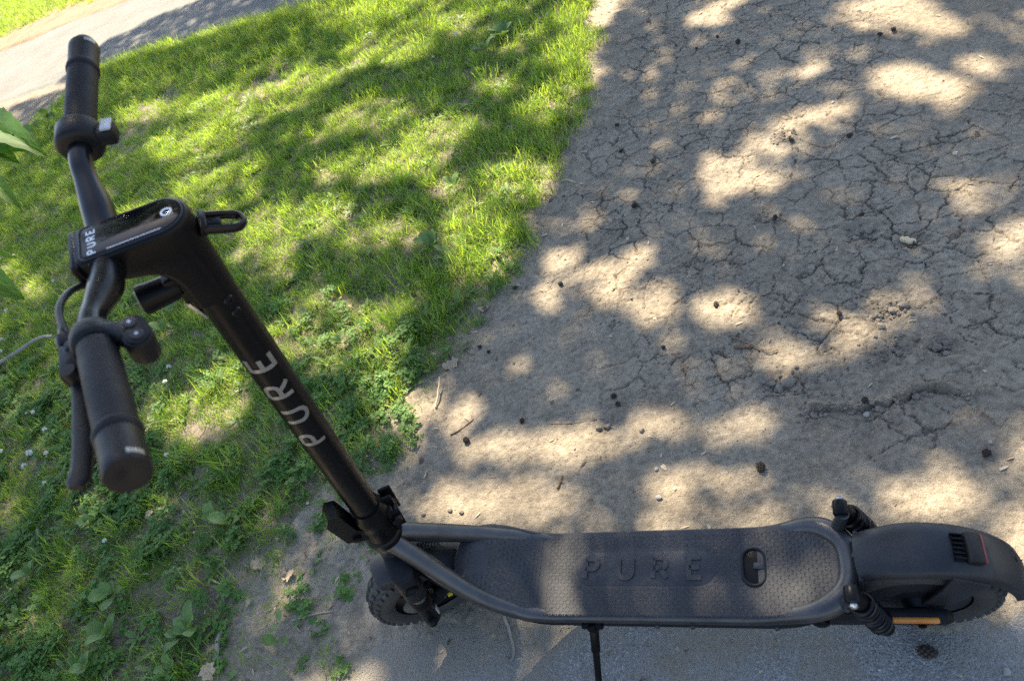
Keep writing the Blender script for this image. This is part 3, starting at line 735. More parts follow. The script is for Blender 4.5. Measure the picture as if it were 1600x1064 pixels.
# =================================================================== SCOOTER
LEAN = 0.1000
WB = 0.9115
RT = .127
p0 = np.array((0.009005, 0.000000, 0.124832)); AX = np.array((0.234034, 0.000000, 0.972229)); MS = np.array([[0.871764, -0.4889526, 0.0308688], [0.4889526, 0.8643333, -0.1177001], [0.0308688, 0.1177001, 0.9925693]])
E1 = np.array([AX[2], 0, -AX[0]]); EY = np.array([0, 1., 0])
O_head = p0 + AX * ((1.13 - p0[2]) / AX[2])
def steer(v): return (np.asarray(v) - p0) @ MS.T + p0           # turned with the handlebar
def head(v): v = np.asarray(v, float); return steer(O_head + v[:, :1] * E1 + v[:, 1:2] * EY + v[:, 2:] * AX)   # frame at the top of the stem
def fork(v): v = np.asarray(v, float); return steer(p0 + v[:, :1] * E1 + v[:, 1:2] * EY + v[:, 2:] * AX)       # frame at the fork
I3 = ((1, 0, 0), (0, 1, 0), (0, 0, 1))

sc = empty('electric_scooter', (0, 0, .004), (LEAN, 0, 0))
tag(sc, 'black electric scooter leaning on its kickstand with wide rubber deck', 'scooter')

# ---- lettering: strokes in a unit box, bent onto a surface by fn(s, t, h)
def arc(cx, cy, rx, ry, a0, a1, n=10): return [(cx + rx * math.cos(R_(a)), cy + ry * math.sin(R_(a))) for a in np.linspace(a0, a1, n)]
GLYPH = {'P': ([[(0, 0), (0, 1)], [(0, 1), (.36, 1)] + arc(.36, .74, .28, .26, 90, -90) + [(0, .48)]], .64),
         'U': ([[(0, 1), (0, .34)] + arc(.34, .34, .34, .34, 180, 360, 14) + [(.68, 1)]], .68),
         'R': ([[(0, 0), (0, 1)], [(0, 1), (.36, 1)] + arc(.36, .74, .28, .26, 90, -90) + [(0, .48)], [(.34, .48), (.66, 0)]], .66),
         'E': ([[(.58, 1), (0, 1), (0, 0), (.58, 0)], [(0, .5), (.5, .5)]], .58)}
def letter_mesh(mb, ch, size, s0, fn, sw=.15, thick=.0006, sub=.12):
    for pl in GLYPH[ch][0]:
        q = [pl[0]]
        for a, b in zip(pl[:-1], pl[1:]):
            m = max(1, int(math.dist(a, b) / sub))
            q += [(a[0] + (b[0] - a[0]) * k / m, a[1] + (b[1] - a[1]) * k / m) for k in range(1, m + 1)]
        q = [a for i, a in enumerate(q) if i == 0 or math.dist(a, q[i - 1]) > 1e-6]
        q = np.array(q); T = np.zeros_like(q)
        T[0] = q[1] - q[0]; T[-1] = q[-1] - q[-2]
        d1 = q[1:] - q[:-1]; d1 /= np.linalg.norm(d1, axis=1)[:, None]
        off = np.zeros_like(q)
        for i in range(len(q)):
            a = d1[max(0, i - 1)]; b = d1[min(len(d1) - 1, i)]
            na = np.array([-a[1], a[0]]); nb = np.array([-b[1], b[0]]); n = na + nb; off[i] = n / max((n @ n) / 2, .4)
        q[0] -= d1[0] * sw * .5 * 0; w = sw / 2
        l = q + off * w; r = q - off * w
        n = len(q); v = []
        for h in (thick, -.0004):
            for k in range(n): v.append(fn(s0 + l[k, 0] * size, l[k, 1] * size, h)); v.append(fn(s0 + r[k, 0] * size, r[k, 1] * size, h))
        f = []
        for k in range(n - 1):
            a = 2 * k; f.append((a, a + 1, a + 3, a + 2)); b = a + 2 * n
            f.append((a, a + 2, b + 2, b)); f.append((a + 1, b + 1, b + 3, a + 3))
        f.append((0, 2 * n, 2 * n + 1, 1)); e = 2 * n - 2; f.append((e, e + 1, e + 1 + 2 * n, e + 2 * n))
        mb.add(v, f)
def word(size, pitch, s0, fn, mat, parent, xf=None, sw=.15, thick=.0006):
    for k, ch in enumerate('PURE'):
        mb = MB(); letter_mesh(mb, ch, size, s0 + k * pitch, fn, sw, thick); mb.build('letter', mat, parent, xf, 30)

# ---- deck
X0, X1, DW = .148, .806, .078
YM = .0055
ZD = .172
def deckz(x): return ZD + .085 * sstep(.30, .165, np.asarray(x, float)) + .036 * sstep(.66, .82, np.asarray(x, float))
def deck_w(x, off=0.):
    x = np.asarray(x, float); a, b = X0 - off, X1 + off; w = np.ones_like(x)
    Lf, Lr = .11, .115
    tf = np.clip((a + Lf - x) / Lf, 0, 1); tr = np.clip((x - (b - Lr)) / Lr, 0, 1)
    return (DW + off) * (1 - tf ** 2.4) ** (1 / 2.4) * (1 - tr ** 2.5) ** (1 / 2.5)
def deck_stations(off, n=60):
    a, b = X0 - off, X1 + off; t = np.linspace(0, 1, n); t = t - .9 * np.sin(2 * np.pi * t) / (2 * np.pi)
    return a + (b - a) * t
def slab(off, ztop, zbot, b=.003, n=64):
    mb = MB(); xs = deck_stations(off, n)
    loop = [(x, -float(deck_w(x, off))) for x in xs] + [(x, float(deck_w(x, off))) for x in xs[-2:0:-1]]
    L = np.array(loop); c = np.array([(X0 + X1) / 2, 0]); rs = []
    for ins, dz in ((b, 0), (b * .3, b * .3), (0, b)):
        q = L - np.sign(L - c) * np.minimum(ins, np.abs(L - c)) ; rs.append(np.column_stack([q, ztop(q[:, 0]) - dz]))
    rs.append(np.column_stack([L, zbot(L[:, 0])]))
    mb.rings(rs[::-1], cap=False)
    # top surface as strips
    q = rs[0]; m = len(xs); v = []; f = []
    for i in range(m):
        y = abs(q[i][1]) if 0 < i < m - 1 else 0.
        for e in np.linspace(-1, 1, 9): v.append((q[i][0], y * e, ztop(q[i][0])))
    for i in range(m - 1):
        for k in range(8): f.append((i * 9 + k, i * 9 + 9 + k, i * 9 + 10 + k, i * 9 + k + 1))
    mb.add(v, f); return mb
body = slab(-.009, lambda x: deckz(x) - .004, lambda x: .105 + .75 * (deckz(x) - ZD) * (x < .4), .004)
L = [(x, -float(deck_w(x, -.006))) for x in deck_stations(-.006, 40)]
deck = body.build('deck', m_plastic, sc)
mat_o = slab(.0, deckz, lambda x: deckz(x) - .012, .003).build('deck_mat', m_mat, sc, lambda v: v + np.array([0, YM, 0]))
PXA = (0.357, 0.043, 0.172); PXB = (0.609, -0.019, 0.172)
PX0, PX1, PY0, PY1 = PXA[0], PXB[0], PXB[1], PXA[1]                     # panel with the lettering
PCY = (PY0 + PY1) / 2; PR = (PY1 - PY0) / 2
PRT = (0.671, 0.012, 0.173)
PORT = (PRT[0], PRT[1])
def tread():
    mb = MB(); st = .0064; i = 0; v = []; f = []
    for ix in range(int((X1 - X0) / st)):
        for iy in range(-14, 15):
            x = X0 + (ix + .5) * st; y = iy * st
            if abs(y) > float(deck_w(x)) - .006: continue
            if x > X1 - .012 or x < X0 + .008: continue
            dx = max(PX0 + PR - x, 0, x - PX1 + PR)
            if math.hypot(dx, y - PCY) < PR + .003: continue
            if math.hypot(x - PORT[0], max(abs(y - PORT[1]) - .014, 0)) < .022: continue
            if .181 < x < .203 and abs(y - .006) < .030: continue
            a = R_(45 if (ix + iy) % 2 else -45) ; c, s = math.cos(a), math.sin(a); z = float(deckz(x)) - .0003
            for hw, hl, h in ((.0011, .0031, 0), (.0006, .0025, .0009)):
                for p, q in ((-hl, -hw), (hl, -hw), (hl, hw), (-hl, hw)): v.append((x + p * c - q * s, y + p * s + q * c, z + h))
            k = i * 8; i += 1
            f += [(k + 4, k + 5, k + 6, k + 7)] + [(k + j, k + (j + 1) % 4, k + 4 + (j + 1) % 4, k + 4 + j) for j in range(4)]
    mb.add(v, f); return mb
tr = tread().build('tread_marks', m_mat, mat_o, smooth=0); tr['kind'] = 'stuff'
pm = MB(); out = [(PX0 + PR + PR * math.cos(a), PCY + PR * math.sin(a)) for a in np.linspace(math.pi / 2, 1.5 * math.pi, 14)] + [(PX1 - PR + PR * math.cos(a), PCY + PR * math.sin(a)) for a in np.linspace(-math.pi / 2, math.pi / 2, 14)]
pm.prism(out, (0, 0, ZD - .0002), (1, 0, 0), (0, 1, 0), 0, .0007, .0003)
pan = pm.build('lettering_panel', m_mat, mat_o)
for k, ch in enumerate('PURE'):
    mb = MB(); letter_mesh(mb, ch, .036, PX0 + .018 + k * .0625, lambda s, t, h: (s, PCY - .018 + t, ZD + .0005 + h), .25, .0024); mb.build('letter', m_mat, mat_o, None, 30)
mb = MB(); mb.prism(rrect(.020, .055, .006), (.192, .006, ZD - .0002), (1, 0, 0), (0, 1, 0), 0, .0008, .0004); mb.build('smooth_patch', m_mat, mat_o)
# charging port: oval rim, sunken floor, tongue
def stadium(w, h, n=12):
    r = w / 2; c = h / 2 - r
    return [(r * math.cos(a), c + r * math.sin(a)) for a in np.linspace(0, math.pi, n)] + [(r * math.cos(a), -c + r * math.sin(a)) for a in np.linspace(math.pi, 2 * math.pi, n)]
mb = MB(); zc = float(deckz(PORT[0]))
path = [(PORT[0] + a, PORT[1] + b, zc + .0012) for a, b in stadium(.037, .064)]
mb.tube(path, .0028, 8, closed=True)
port = mb.build('charging_port', m_plastic, sc)
mb = MB(); mb.prism(stadium(.034, .061), (PORT[0], PORT[1], zc), (1, 0, 0), (0, 1, 0), 0, .0008, .0003); mb.build('port_well', m_black, port)
mb = MB(); mb.box((PORT[0] + .0085, PORT[1] + .001, zc + .0022), (.018, .011, .004), b=.0012); mb.build('port_tongue', m_mat, port)
# ---- frame tube loop: head tube, both sides, round the tail
XR = .8200
def rail_w(x):
    tr = np.clip((x - (XR - .115)) / .115, 0, 1)
    return (.070 + .007 * sstep(.70, .79, x)) * (1 - tr ** 2.5) ** (1 / 2.5)
def rail_z(x): return float(deckz(x)) - .0145 + .006 * float(sstep(.70, .80, x))
side = [(x, float(rail_w(x)), rail_z(x)) for x in np.concatenate([np.linspace(.31, .70, 14), XR - .1145 * (1 - np.sin(np.linspace(.02, 1, 22) * math.pi / 2)) ])[:-1]]
near_side = [(.078, .010, .375), (.092, .014, .360), (.12, .026, .325), (.15, .040, .286), (.19, .056, .240), (.23, .066, .202), (.265, .070, .171)] + side
half = spline([(a, -b, c) for a, b, c in near_side], 4)
other = [(a, -b, c) for a, b, c in half[::-1]][1:]
path = np.vstack([half, [(XR, 0, rail_z(XR))], other])
r_ = np.where(path[:, 0] < .2, .0172, .0136); r_ = np.convolve(np.pad(r_, 6, 'edge'), np.ones(13) / 13, 'valid')
r_ = r_ + .0050 * sstep(.72, .80, path[:, 0])
path[:, 1] += .004 * sstep(.2, .3, path[:, 0])
mb = MB(); mb.tube(path, r_, 16); mb.build('frame_tube', m_frame, sc)
mb = MB(); c0 = p0 + AX * .135; mb.lathe([(.020, 0), (.0265, .004), (.0275, .02), (.0265, .05), (.0265, .104), (.029, .112), (.029, .126), (.026, .130)], c0, AX, 36)
mb.build('head_tube', m_frame, sc)
mb = MB()
rs = []
for t in np.linspace(0, 1, 9):
    c_ = np.array([.062 + .10 * t, 0, .30 - .09 * t - .015 * math.sin(t * 3.14)]); hw_ = .018 + .040 * t
    rs.append(np.array([c_ + np.array([.012 * math.sin(a) , hw_ * np.sign(math.cos(a)) * abs(math.cos(a)) ** .6, .020 * np.sign(math.sin(a)) * abs(math.sin(a)) ** .7]) for a in np.linspace(0, 2 * math.pi, 24, endpoint=False)]))
mb.rings(rs[::-1]); mb.build('frame_nose', m_plastic, sc)
for x in (.505, .565, .70):
    mb = MB(); mb.lathe([(.0045, 0), (.0042, .002), (.002, .0034)], (x, -.0840, .157), (0, -1, 0), 12); mb.build('bolt', m_frame, sc)
    mb = MB(); mb.lathe([(.0045, 0), (.0042, .002), (.002, .0034)], (x, .0840, .159), (0, 1, 0), 12); mb.build('bolt', m_frame, sc)
# ---- coiled cable under the head tube
mb = MB(); a = np.linspace(0, 2 * np.pi * 7, 120); cc = np.array([.088, .016, .292]); dirv = norm(np.array([.05, .012, -.012])); u = norm(np.cross(dirv, (0, 0, 1))); w = np.cross(dirv, u)
cp = cc + dirv * (a[:, None] / a[-1]) * .04 + .0085 * (np.cos(a)[:, None] * u + np.sin(a)[:, None] * w)
cp = np.vstack([spline([(.07, .0, .30), (.085, .012, .265), cp[0]], 5)[:-1], cp, spline([cp[-1], (.16, .03, .215), (.19, .03, .17)], 5)[1:]])
mb.tube(cp, .0022, 7); mb.build('coiled_cable', m_cable, sc)

# ---- wheels
def torus_profile(R, r, hw, n=22):
    p = []
    for a in np.linspace(-125, 125, n): p.append((R - r + r * math.cos(R_(a)), hw * math.sin(R_(a)) / math.sin(R_(90))))
    return p
def make_wheel(name, xf, centre, hub_r, spokes, hw=.029):
    wheel = MB()
    c = np.array(centre)
    t = MB(); t.lathe(torus_profile(RT - .004, .029, hw), c, EY, 64, cap=False)
    ty = t.build('tyre', m_tyre, None, xf)
    kn = MB()
    for row, (y, rr, tilt) in enumerate(((-.78 * hw, RT - .0135, -.85), (-.34 * hw, RT - .005, -.3), (.34 * hw, RT - .005, .3), (.78 * hw, RT - .0135, .85))):
        for k in range(38):
            a = 2 * math.pi * (k + .5 * (row % 2)) / 38; rad = np.array([math.cos(a), 0, math.sin(a)]); tan = np.array([-math.sin(a), 0, math.cos(a)])
            nr = norm(rad * math.cos(tilt) + EY * math.sin(tilt)); ux = tan; uy = np.cross(nr, ux)
            kn.prism(rrect(.0115, .0085, .001, 1), c + rad * rr + EY * y, ux, uy, -.003, .0042, .0007)
    rim = MB(); rim.lathe([(.088, -.021), (.093, -.0225), (.097, -.021), (.097, .021), (.093, .0225), (.088, .021), (.082, .012), (.082, -.012), (.088, -.021)], c, EY, 56, cap=False)
    ro = rim.build('rim', m_plastic, None, xf)
    hub = MB(); hub.lathe([(.012, -.045), (.020, -.044), (.024, -.032), (hub_r * .8, -.024), (hub_r, -.019), (hub_r, .019), (hub_r * .8, .024), (.024, .032), (.020, .044), (.012, .045)], c, EY, 48)
    ho = hub.build('hub', m_plastic, None, xf)
    ob = empty(name)
    for o in (ty, ro, ho): o.parent = ob
    ko = kn.build('tread_knobs', m_tyre, ob, xf, 30); ko['kind'] = 'stuff'
    for k in range(spokes):
        a = 2 * math.pi * (k + .3) / spokes; d = np.array([math.cos(a), 0, math.sin(a)]); tg = np.array([-math.sin(a), 0, math.cos(a)])
        s = MB(); s.tube([c + d * hub_r * .8, c + d * .06 + tg * .006, c + d * .086], [.013, .010, .012], 10, squash=None); s.build('spoke', m_plastic, ob, xf)
    ob.parent = sc
    return ob
fw = make_wheel('front_wheel', fork, (.017, 0, -.001), .034, 5, .034)
# the fork frame's own axle offset: wheel centre sits a little ahead of the steering axis
rw = make_wheel('rear_wheel', None, (WB, 0, RT), .083, 0, .034)
mb = MB(); mb.lathe([(.076, 0), (.074, -.003), (.06, -.0045), (.025, -.006), (.022, -.006)], (WB, -.0235, RT), EY, 48); mb.build('motor_cover', m_fender, rw)

# ---- rear fender, a wide shell hugging the wheel
def fender(cx, cz, rad, hw, a0, a1, mat, name, xf=None, yc=0., skirt=.016, n=40, flare=0.):
    mb = MB(); rs = []
    for a in np.linspace(R_(a0), R_(a1), n):
        t = (a - R_(a0)) / (R_(a1) - R_(a0)); end = min(1, (1 - abs(2 * t - 1)) * 9 + .35)
        d = np.array([math.cos(a), 0, math.sin(a)]); c = np.array([cx, yc, cz]); h = hw * (1 - flare * t) * (.86 + .14 * sstep(0, .3, t))
        sec = []
        for y, rr in ((-1, -skirt), (-1.0, -.010), (-.96, -.0045), (-.86, .0000), (-.5, .0042), (0, .0058), (.5, .0042), (.86, .0000), (.96, -.0045), (1.0, -.010), (1, -skirt)):
            sec.append(c + d * (rad + rr) + EY * h * y)
        for y, rr in ((.93, -skirt), (.93, -.011), (.7, -.002), (0, .001), (-.7, -.002), (-.93, -.011), (-.93, -skirt)):
            sec.append(c + d * (rad + rr) + EY * h * y)
        rs.append(np.array(sec))
    mb.rings(rs); return mb.build(name, mat, sc, xf)
rf = fender(WB, RT, .148, .044, 124, 11, m_fender, 'rear_fender', flare=.16)
def rad_pt(a, rr, y, cx=WB, cz=RT): return np.array([cx + rr * math.cos(R_(a)), y, cz + rr * math.sin(R_(a))])
def on_fender(mb, a, y, size, lift, b=.002):
    d = np.array([math.cos(R_(a)), 0, math.sin(R_(a))]); tg = np.array([math.sin(R_(a)), 0, -math.cos(R_(a))])
    mb.box(rad_pt(a, .149 + lift, y), size, tg, EY, b); return mb
TA = 65
tl = on_fender(MB(), TA - 2.5, 0, (.022, .046, .018), .006, .003).build('tail_light', m_plastic, sc)
d = np.array([math.cos(R_(TA)), 0, math.sin(R_(TA))])
on_fender(MB(), TA - 7.3, 0, (.004, .043, .012), .0075, .001).build('red_lens', m_red, tl)
on_fender(MB(), TA + 5.0, 0, (.014, .043, .006), .003, .001).build('vent_plate', m_black, tl)
for k in range(6): on_fender(MB(), TA + 5.0, -.0180 + k * .0072, (.015, .0022, .013), .0042, .0006).build('rib', m_black, tl)
mb = MB(); mb.lathe([(.0045, 0), (.0045, .003), (.003, .0045)], rad_pt(30, .150, .006), rad_pt(30, 1, 0) - rad_pt(30, 0, 0), 12); mb.build('screw', m_black, rf)
def stay(y):
    mb = MB(); o = [(WB + .040, .262), (WB + .088, .232), (WB + .060, .175), (WB + .02, .118), (WB - .012, .118), (WB + .008, .16), (WB + .028, .21)]
    mb.prism(o[::-1], (0, y, 0), (1, 0, 0), (0, 0, 1), -.0025, .0025, .0008); return mb
mb = MB(); mb.box((.832, 0, .205), (.006, .080, .085), b=.002); mb.build('mud_flap', m_fender, rf)
for y in (-.0405, .036): stay(y).build('fender_stay', m_fender, sc)
# ---- swing arms with reflectors
for sgn in (-1, 1):
    mb = MB(); o = [(.745, .120), (.76, .158), (.80, .164), (.87, .154), (WB + .035, .150), (WB + .045, .132), (WB + .035, .114), (.87, .114), (.78, .108)]
    mb.prism(o[::-1], (0, sgn * .055, 0), (1, 0, 0), (0, 0, 1), -.008, .008, .003)
    sa = mb.build('swing_arm', m_plastic, sc)
    mb = MB(); mb.prism(rrect(.074, .015, .006), (.898, sgn * .0655, .147), (1, 0, 0), (0, 0, 1), -.003, .003, .0012); mb.build('reflector', m_orange, sa)
    mb = MB(); mb.lathe([(.009, 0), (.009, .003), (.0055, .004), (.0055, .007), (.003, .008)], (WB, sgn * .063, RT), (0, sgn, 0), 6); mb.build('axle_nut', m_black, sa)
    mb = MB(); mb.lathe([(.013, -.004), (.013, .006), (.008, .009)], (.766, sgn * .063, .132), (0, sgn, 0), 20); mb.build('pivot_bolt', m_black, sa)
# ---- shock absorbers at the tail
for sgn in (-1, 1):
    o_ = .007 if sgn > 0 else 0.; A = np.array([.817, sgn * (.066 + o_), .262 - o_]); B = np.array([.862, sgn * (.071 + 1.6 * o_), .120]); dv = norm(B - A); Ls = np.linalg.norm(B - A)
    mb = MB(); mb.lathe([(.007, 0), (.012, .004), (.014, .02), (.014, .03), (.008, .034), (.008, Ls - .03), (.013, Ls - .028), (.013, Ls - .006), (.008, Ls)], A, dv, 20)
    sh = mb.build('shock_absorber', m_black, sc)
    nt = 7.5; a = np.linspace(0, 2 * np.pi * nt, 150); u = norm(np.cross(dv, (0, 1, 0))); w = np.cross(dv, u)
    cp = A + dv * (.030 + (Ls - .060) * a[:, None] / a[-1]) + .0168 * (np.cos(a)[:, None] * u + np.sin(a)[:, None] * w)
    mb = MB(); mb.tube(cp, .0034, 8); mb.build('spring', m_bar, sh)
    mb = MB(); mb.lathe([(.010, -.012), (.0115, -.010), (.0115, .010), (.010, .012)], A - dv * .002, (0, 1, 0), 18); mb.build('top_eye', m_black, sh)
    mb = MB(); mb.lathe([(.006, 0), (.0065, .003), (.0065, .006), (.004, .008)], A + np.array([0, sgn * .012, 0]), (0, sgn, 0), 8); mb.build('bolt', m_steel, sh)
    mb = MB(); mb.tube(spline([(.806, sgn * .060, .198), (.813, sgn * .063, .225), (.819, sgn * .064, .256)], 5), [.011] * 6 + [.010] * 5, 12); mb.build('shock_mount', m_frame, sc)
# ---- kickstand
ks = MB(); ks.box((.385, -.074, .140), (.040, .022, .012), b=.003); ks.box((.385, -.083, .134), (.016, .014, .026), b=.003)
kso = ks.build('kickstand', m_black, sc)
foot = np.array((0.373, -0.183, 0.008)); foot = np.array([foot[0], foot[1] * math.cos(LEAN) + foot[2] * math.sin(LEAN), -foot[1] * math.sin(LEAN) + foot[2] * math.cos(LEAN)])
kp = np.array([.385, -.084, .130]); kd = foot - kp
mb = MB(); mb.tube([kp, kp + kd * .28, kp + kd * .3, kp + kd * .95, foot], [.0085, .0085, .0064, .006, .008], 14); mb.build('stand_leg', m_black, kso)

# ---- front fork, fender
for sgn in (-1, 1):
    y = sgn * .060
    fl = MB(); fl.box((0, y, .165), (.043, .040, .105), b=.006, r=.016)
    fo = fl.build('fork_leg', m_plastic, sc, fork)
    mb = MB(); mb.lathe([(.0155, .085), (.0155, .115)], (0, y, 0), (0, 0, 1), 24); mb.build('stanchion', m_steel, fo, fork)
    mb = MB(); mb.lathe([(.012, -.028), (.0175, -.024), (.0185, .0), (.0185, .06), (.0215, .066), (.0215, .088), (.017, .094)], (0, y, 0), (0, 0, 1), 28); mb.build('lower_leg', m_black, fo, fork)
    mb = MB(); mb.lathe([(.0145, 0), (.0145, .004), (.0115, .0055), (.0105, .004), (.006, .004)], (.001, sgn * .0785, .178), (0, sgn, 0), 28); mb.build('fork_bolt', m_black, fo, fork)
    mb = MB(); mb.lathe([(.011, 0), (.011, .005), (.006, .012), (.004, .013)], (0, sgn * .077, 0), (0, sgn, 0), 6); mb.build('axle_nut', m_black, fo, fork)
    mb = MB(); mb.box((.017, y - .004, .012), (.004, .012, .034), b=.001); mb.build('sticker', m_label, fo, fork)
mb = MB(); mb.box((0, 0, .205), (.046, .150, .030), b=.006, r=.016); mb.lathe([(.024, .21), (.026, .22), (.026, .245)], (0, 0, 0), (0, 0, 1), 28)
mb.build('fork_crown', m_plastic, sc, fork)
# fork-frame fender: angles measured in the plane of the wheel
def fork_fender(v):
    return fork(v)
fender(0, 0, .151, .038, 113, 62, m_fender, 'front_fender', fork_fender, skirt=.022)
mb = MB(); mb.tube(spline([(-.02, .045, .20), (-.03, .055, .12), (-.012, .05, .03), (.0, .045, .0)], 6), .0028, 8); mb.build('motor_cable', m_cable, sc, fork)
mb = MB(); mb.lathe([(.046, -.0012), (.046, .0012)], (0, -.034, 0), (0, 1, 0), 40); mb.build('brake_disc', m_steel, fw, fork)
mb = MB(); mb.box((.040, -.040, .035), (.03, .022, .04), b=.004); mb.build('brake_caliper', m_black, sc, fork)
mb = MB(); mb.box((.052, -.052, .022), (.010, .006, .012), b=.001); mb.build('yellow_tab', m_yellow, sc, fork)

# ---- folding joint above the head tube
zc0 = .266
mb = MB(); mb.lathe([(.030, zc0), (.0335, zc0 + .004), (.0335, zc0 + .018), (.030, zc0 + .022), (.029, zc0 + .06), (.031, zc0 + .064), (.031, zc0 + .100), (.027, zc0 + .112), (.026, zc0 + .120)], (0, 0, 0), (0, 0, 1), 40)
fj = mb.build('folding_joint', m_black, sc, fork)
mb = MB(); mb.box((.030, .004, zc0 + .055), (.012, .040, .07), b=.003); mb.box((.034, .004, zc0 + .092), (.018, .006, .030), b=.002)
mb.box((.036, .022, zc0 + .07), (.022, .006, .075), b=.002); mb.box((.036, -.014, zc0 + .06), (.022, .006, .05), b=.002); mb.build('hinge_bracket', m_black, fj, fork)
mb = MB(); mb.lathe([(.009, -.03), (.009, .028), (.006, .03)], (.036, .004, zc0 + .068), (0, 1, 0), 18); mb.build('hinge_pin', m_black, fj, fork)
mb = MB(); mb.prism([(-.033, .02), (-.06, .035), (-.071, .105), (-.062, .125), (-.052, .122), (-.043, .06), (-.030, .045)], (.010, -.006, zc0 + .030), (1, 0, 0), (0, 0, 1), -.016, .016, .004)
ll = mb.build('latch_lever', m_black, fj, fork)
mb = MB(); mb.lathe([(.008, 0), (.008, .004), (.005, .005)], (-.036, -.022, zc0 + .065), (0, -1, 0), 16); mb.build('lever_pin', m_black, ll, fork)
# ---- stem
zs0, zs1 = .355, .93
mb = MB(); mb.lathe([(.0235, zs0), (.0235, zs0 + .3), (.0225, zs1)], (0, 0, 0), (0, 0, 1), 48, cap=False)
stem = mb.build('stem', m_black, sc, fork)
TXT_A = R_(-92)                                                # side of the tube that the lettering wraps
def on_stem(s, t, h):
    a = TXT_A - (t - .018) * .84 / .0235; r = .0237 + h
    return (r * math.cos(a), r * math.sin(a), s)
for k, ch in enumerate('PURE'):
    mb = MB(); letter_mesh(mb, ch, .036, .630 + k * .0585, on_stem, .185, .0003); mb.build('letter', m_silver, stem, fork, 60)
for ang, z in ((-62, .905), (-62, .925)):
    a = R_(ang); mb = MB(); o = np.array([.0225 * math.cos(a), .0225 * math.sin(a), z])
    mb.lathe([(.0058, 0), (.0058, .001), (.005, .0022), (.003, .0022), (.0026, .0010), (.0, .0010)], o, (math.cos(a), math.sin(a), 0), 18, cap=False); mb.build('screw', m_bar, stem, fork)

# ---- head unit with the display
def d_shape(front, rear, hw, rf_=.008, n=12):
    p = [(front + rf_, -hw)] ; rr = hw
    c = rear - rr
    p = [(c + rr * math.cos(a), rr * math.sin(a)) for a in np.linspace(-math.pi / 2, math.pi / 2, 2 * n)]
    p += [(front + rf_ + rf_ * math.cos(a), hw - rf_ + rf_ * math.sin(a)) for a in np.linspace(math.pi / 2, math.pi, 6)]
    p += [(front + rf_ + rf_ * math.cos(a), -hw + rf_ + rf_ * math.sin(a)) for a in np.linspace(math.pi, 1.5 * math.pi, 6)]
    return np.array(p)
rs = []
for e3, fr, re, hw in ((.004, -.086, .0205, .0255), (.0025, -.0875, .0222, .0275), (-.001, -.088, .0232, .0282), (-.008, -.0885, .0238, .0285), (-.017, -.087, .0242, .0285), (-.024, -.080, .0245, .0283),
                       (-.030, -.066, .0245, .0278), (-.036, -.046, .0244, .0268), (-.043, -.034, .0241, .0256), (-.054, -.0275, .0237, .0245), (-.070, -.0245, .0233, .0236), (-.105, -.0236, .0228, .0231)):
    q = d_shape(fr, re, hw, .010); rs.append(np.column_stack([q, np.full(len(q), e3)]))
mb = MB(); mb.rings(rs, flip=True); hu = mb.build('head_unit', m_black, sc, head, 50)
q = d_shape(-.0815, .0188, .0240, .007); mb = MB(); mb.tube(np.column_stack([q, np.full(len(q), .0040)]), .0007, 6, closed=True); mb.build('bezel_trim', m_frame, hu, head)
for fy in (-1, 1):
    mb = MB(); mb.tube([(-.0745, fy * .0288, .002), (-.0745, fy * .0292, -.008), (-.0745, fy * .0290, -.022)], .0006, 6); mb.build('seam', m_tyre, hu, head)
q = d_shape(-.079, .0165, .0215, .005); mb = MB(); mb.prism(q, (0, 0, .0036), (1, 0, 0), (0, 1, 0), 0, .0010, .0004); scr = mb.build('display_screen', m_screen, hu, head)
mb = MB(); mb.box((-.0885, 0, -.012), (.010, .058, .030), b=.004); mb.build('front_clamp', m_black, hu, head)
word(.0075, .0098, -.0185, lambda s, t, h: (-.0695 - t + .0035, s, .0047 + h), m_white, scr, head, .17, .0002)
mb = MB(); mb.tube([(.0035 + .0048 * math.cos(a), .001 + .0048 * math.sin(a), .0047) for a in np.linspace(0, 2 * math.pi, 24, endpoint=False)], .0011, 6, closed=True); mb.build('power_ring', m_white, scr, head)
mb = MB(); mb.box((-.03, -.0195, .0047), (.052, .0008, .0004), b=.0001); mb.build('light_bar', m_white, scr, head)
# ---- bag hook behind the head unit
HK = np.array([(.022, -.024), (.060, -.036)])
def hook(v):                                                    # local x along the hook, y across, z normal
    v = np.asarray(v, float); d = norm(np.array([.039, 0, -.016])); n = np.array([-d[2], 0, d[0]]); o = np.array([.024, 0, -.020])
    return head(o + v[:, :1] * d + v[:, 1:2] * EY + v[:, 2:] * n)
mb = MB(); loop = [(.004, -.0115, 0), (.022, -.0115, 0)] + [(.031 + .0112 * math.cos(a), .0112 * math.sin(a), 0) for a in np.linspace(-math.pi / 2, math.pi / 2, 11)] + [(.022, .0115, 0), (.004, .0115, 0)]
mb.tube(spline(loop, 3), .0034, 10, squash=1.5); hk = mb.build('bag_hook', m_bar, sc, hook)
mb = MB(); mb.box((.003, 0, 0), (.008, .028, .013), b=.002); mb.build('hook_base', m_black, hk, hook)
mb = MB(); mb.box((.013, .001, -.001), (.016, .013, .007), b=.002); mb.build('hook_latch', m_black, hk, hook)
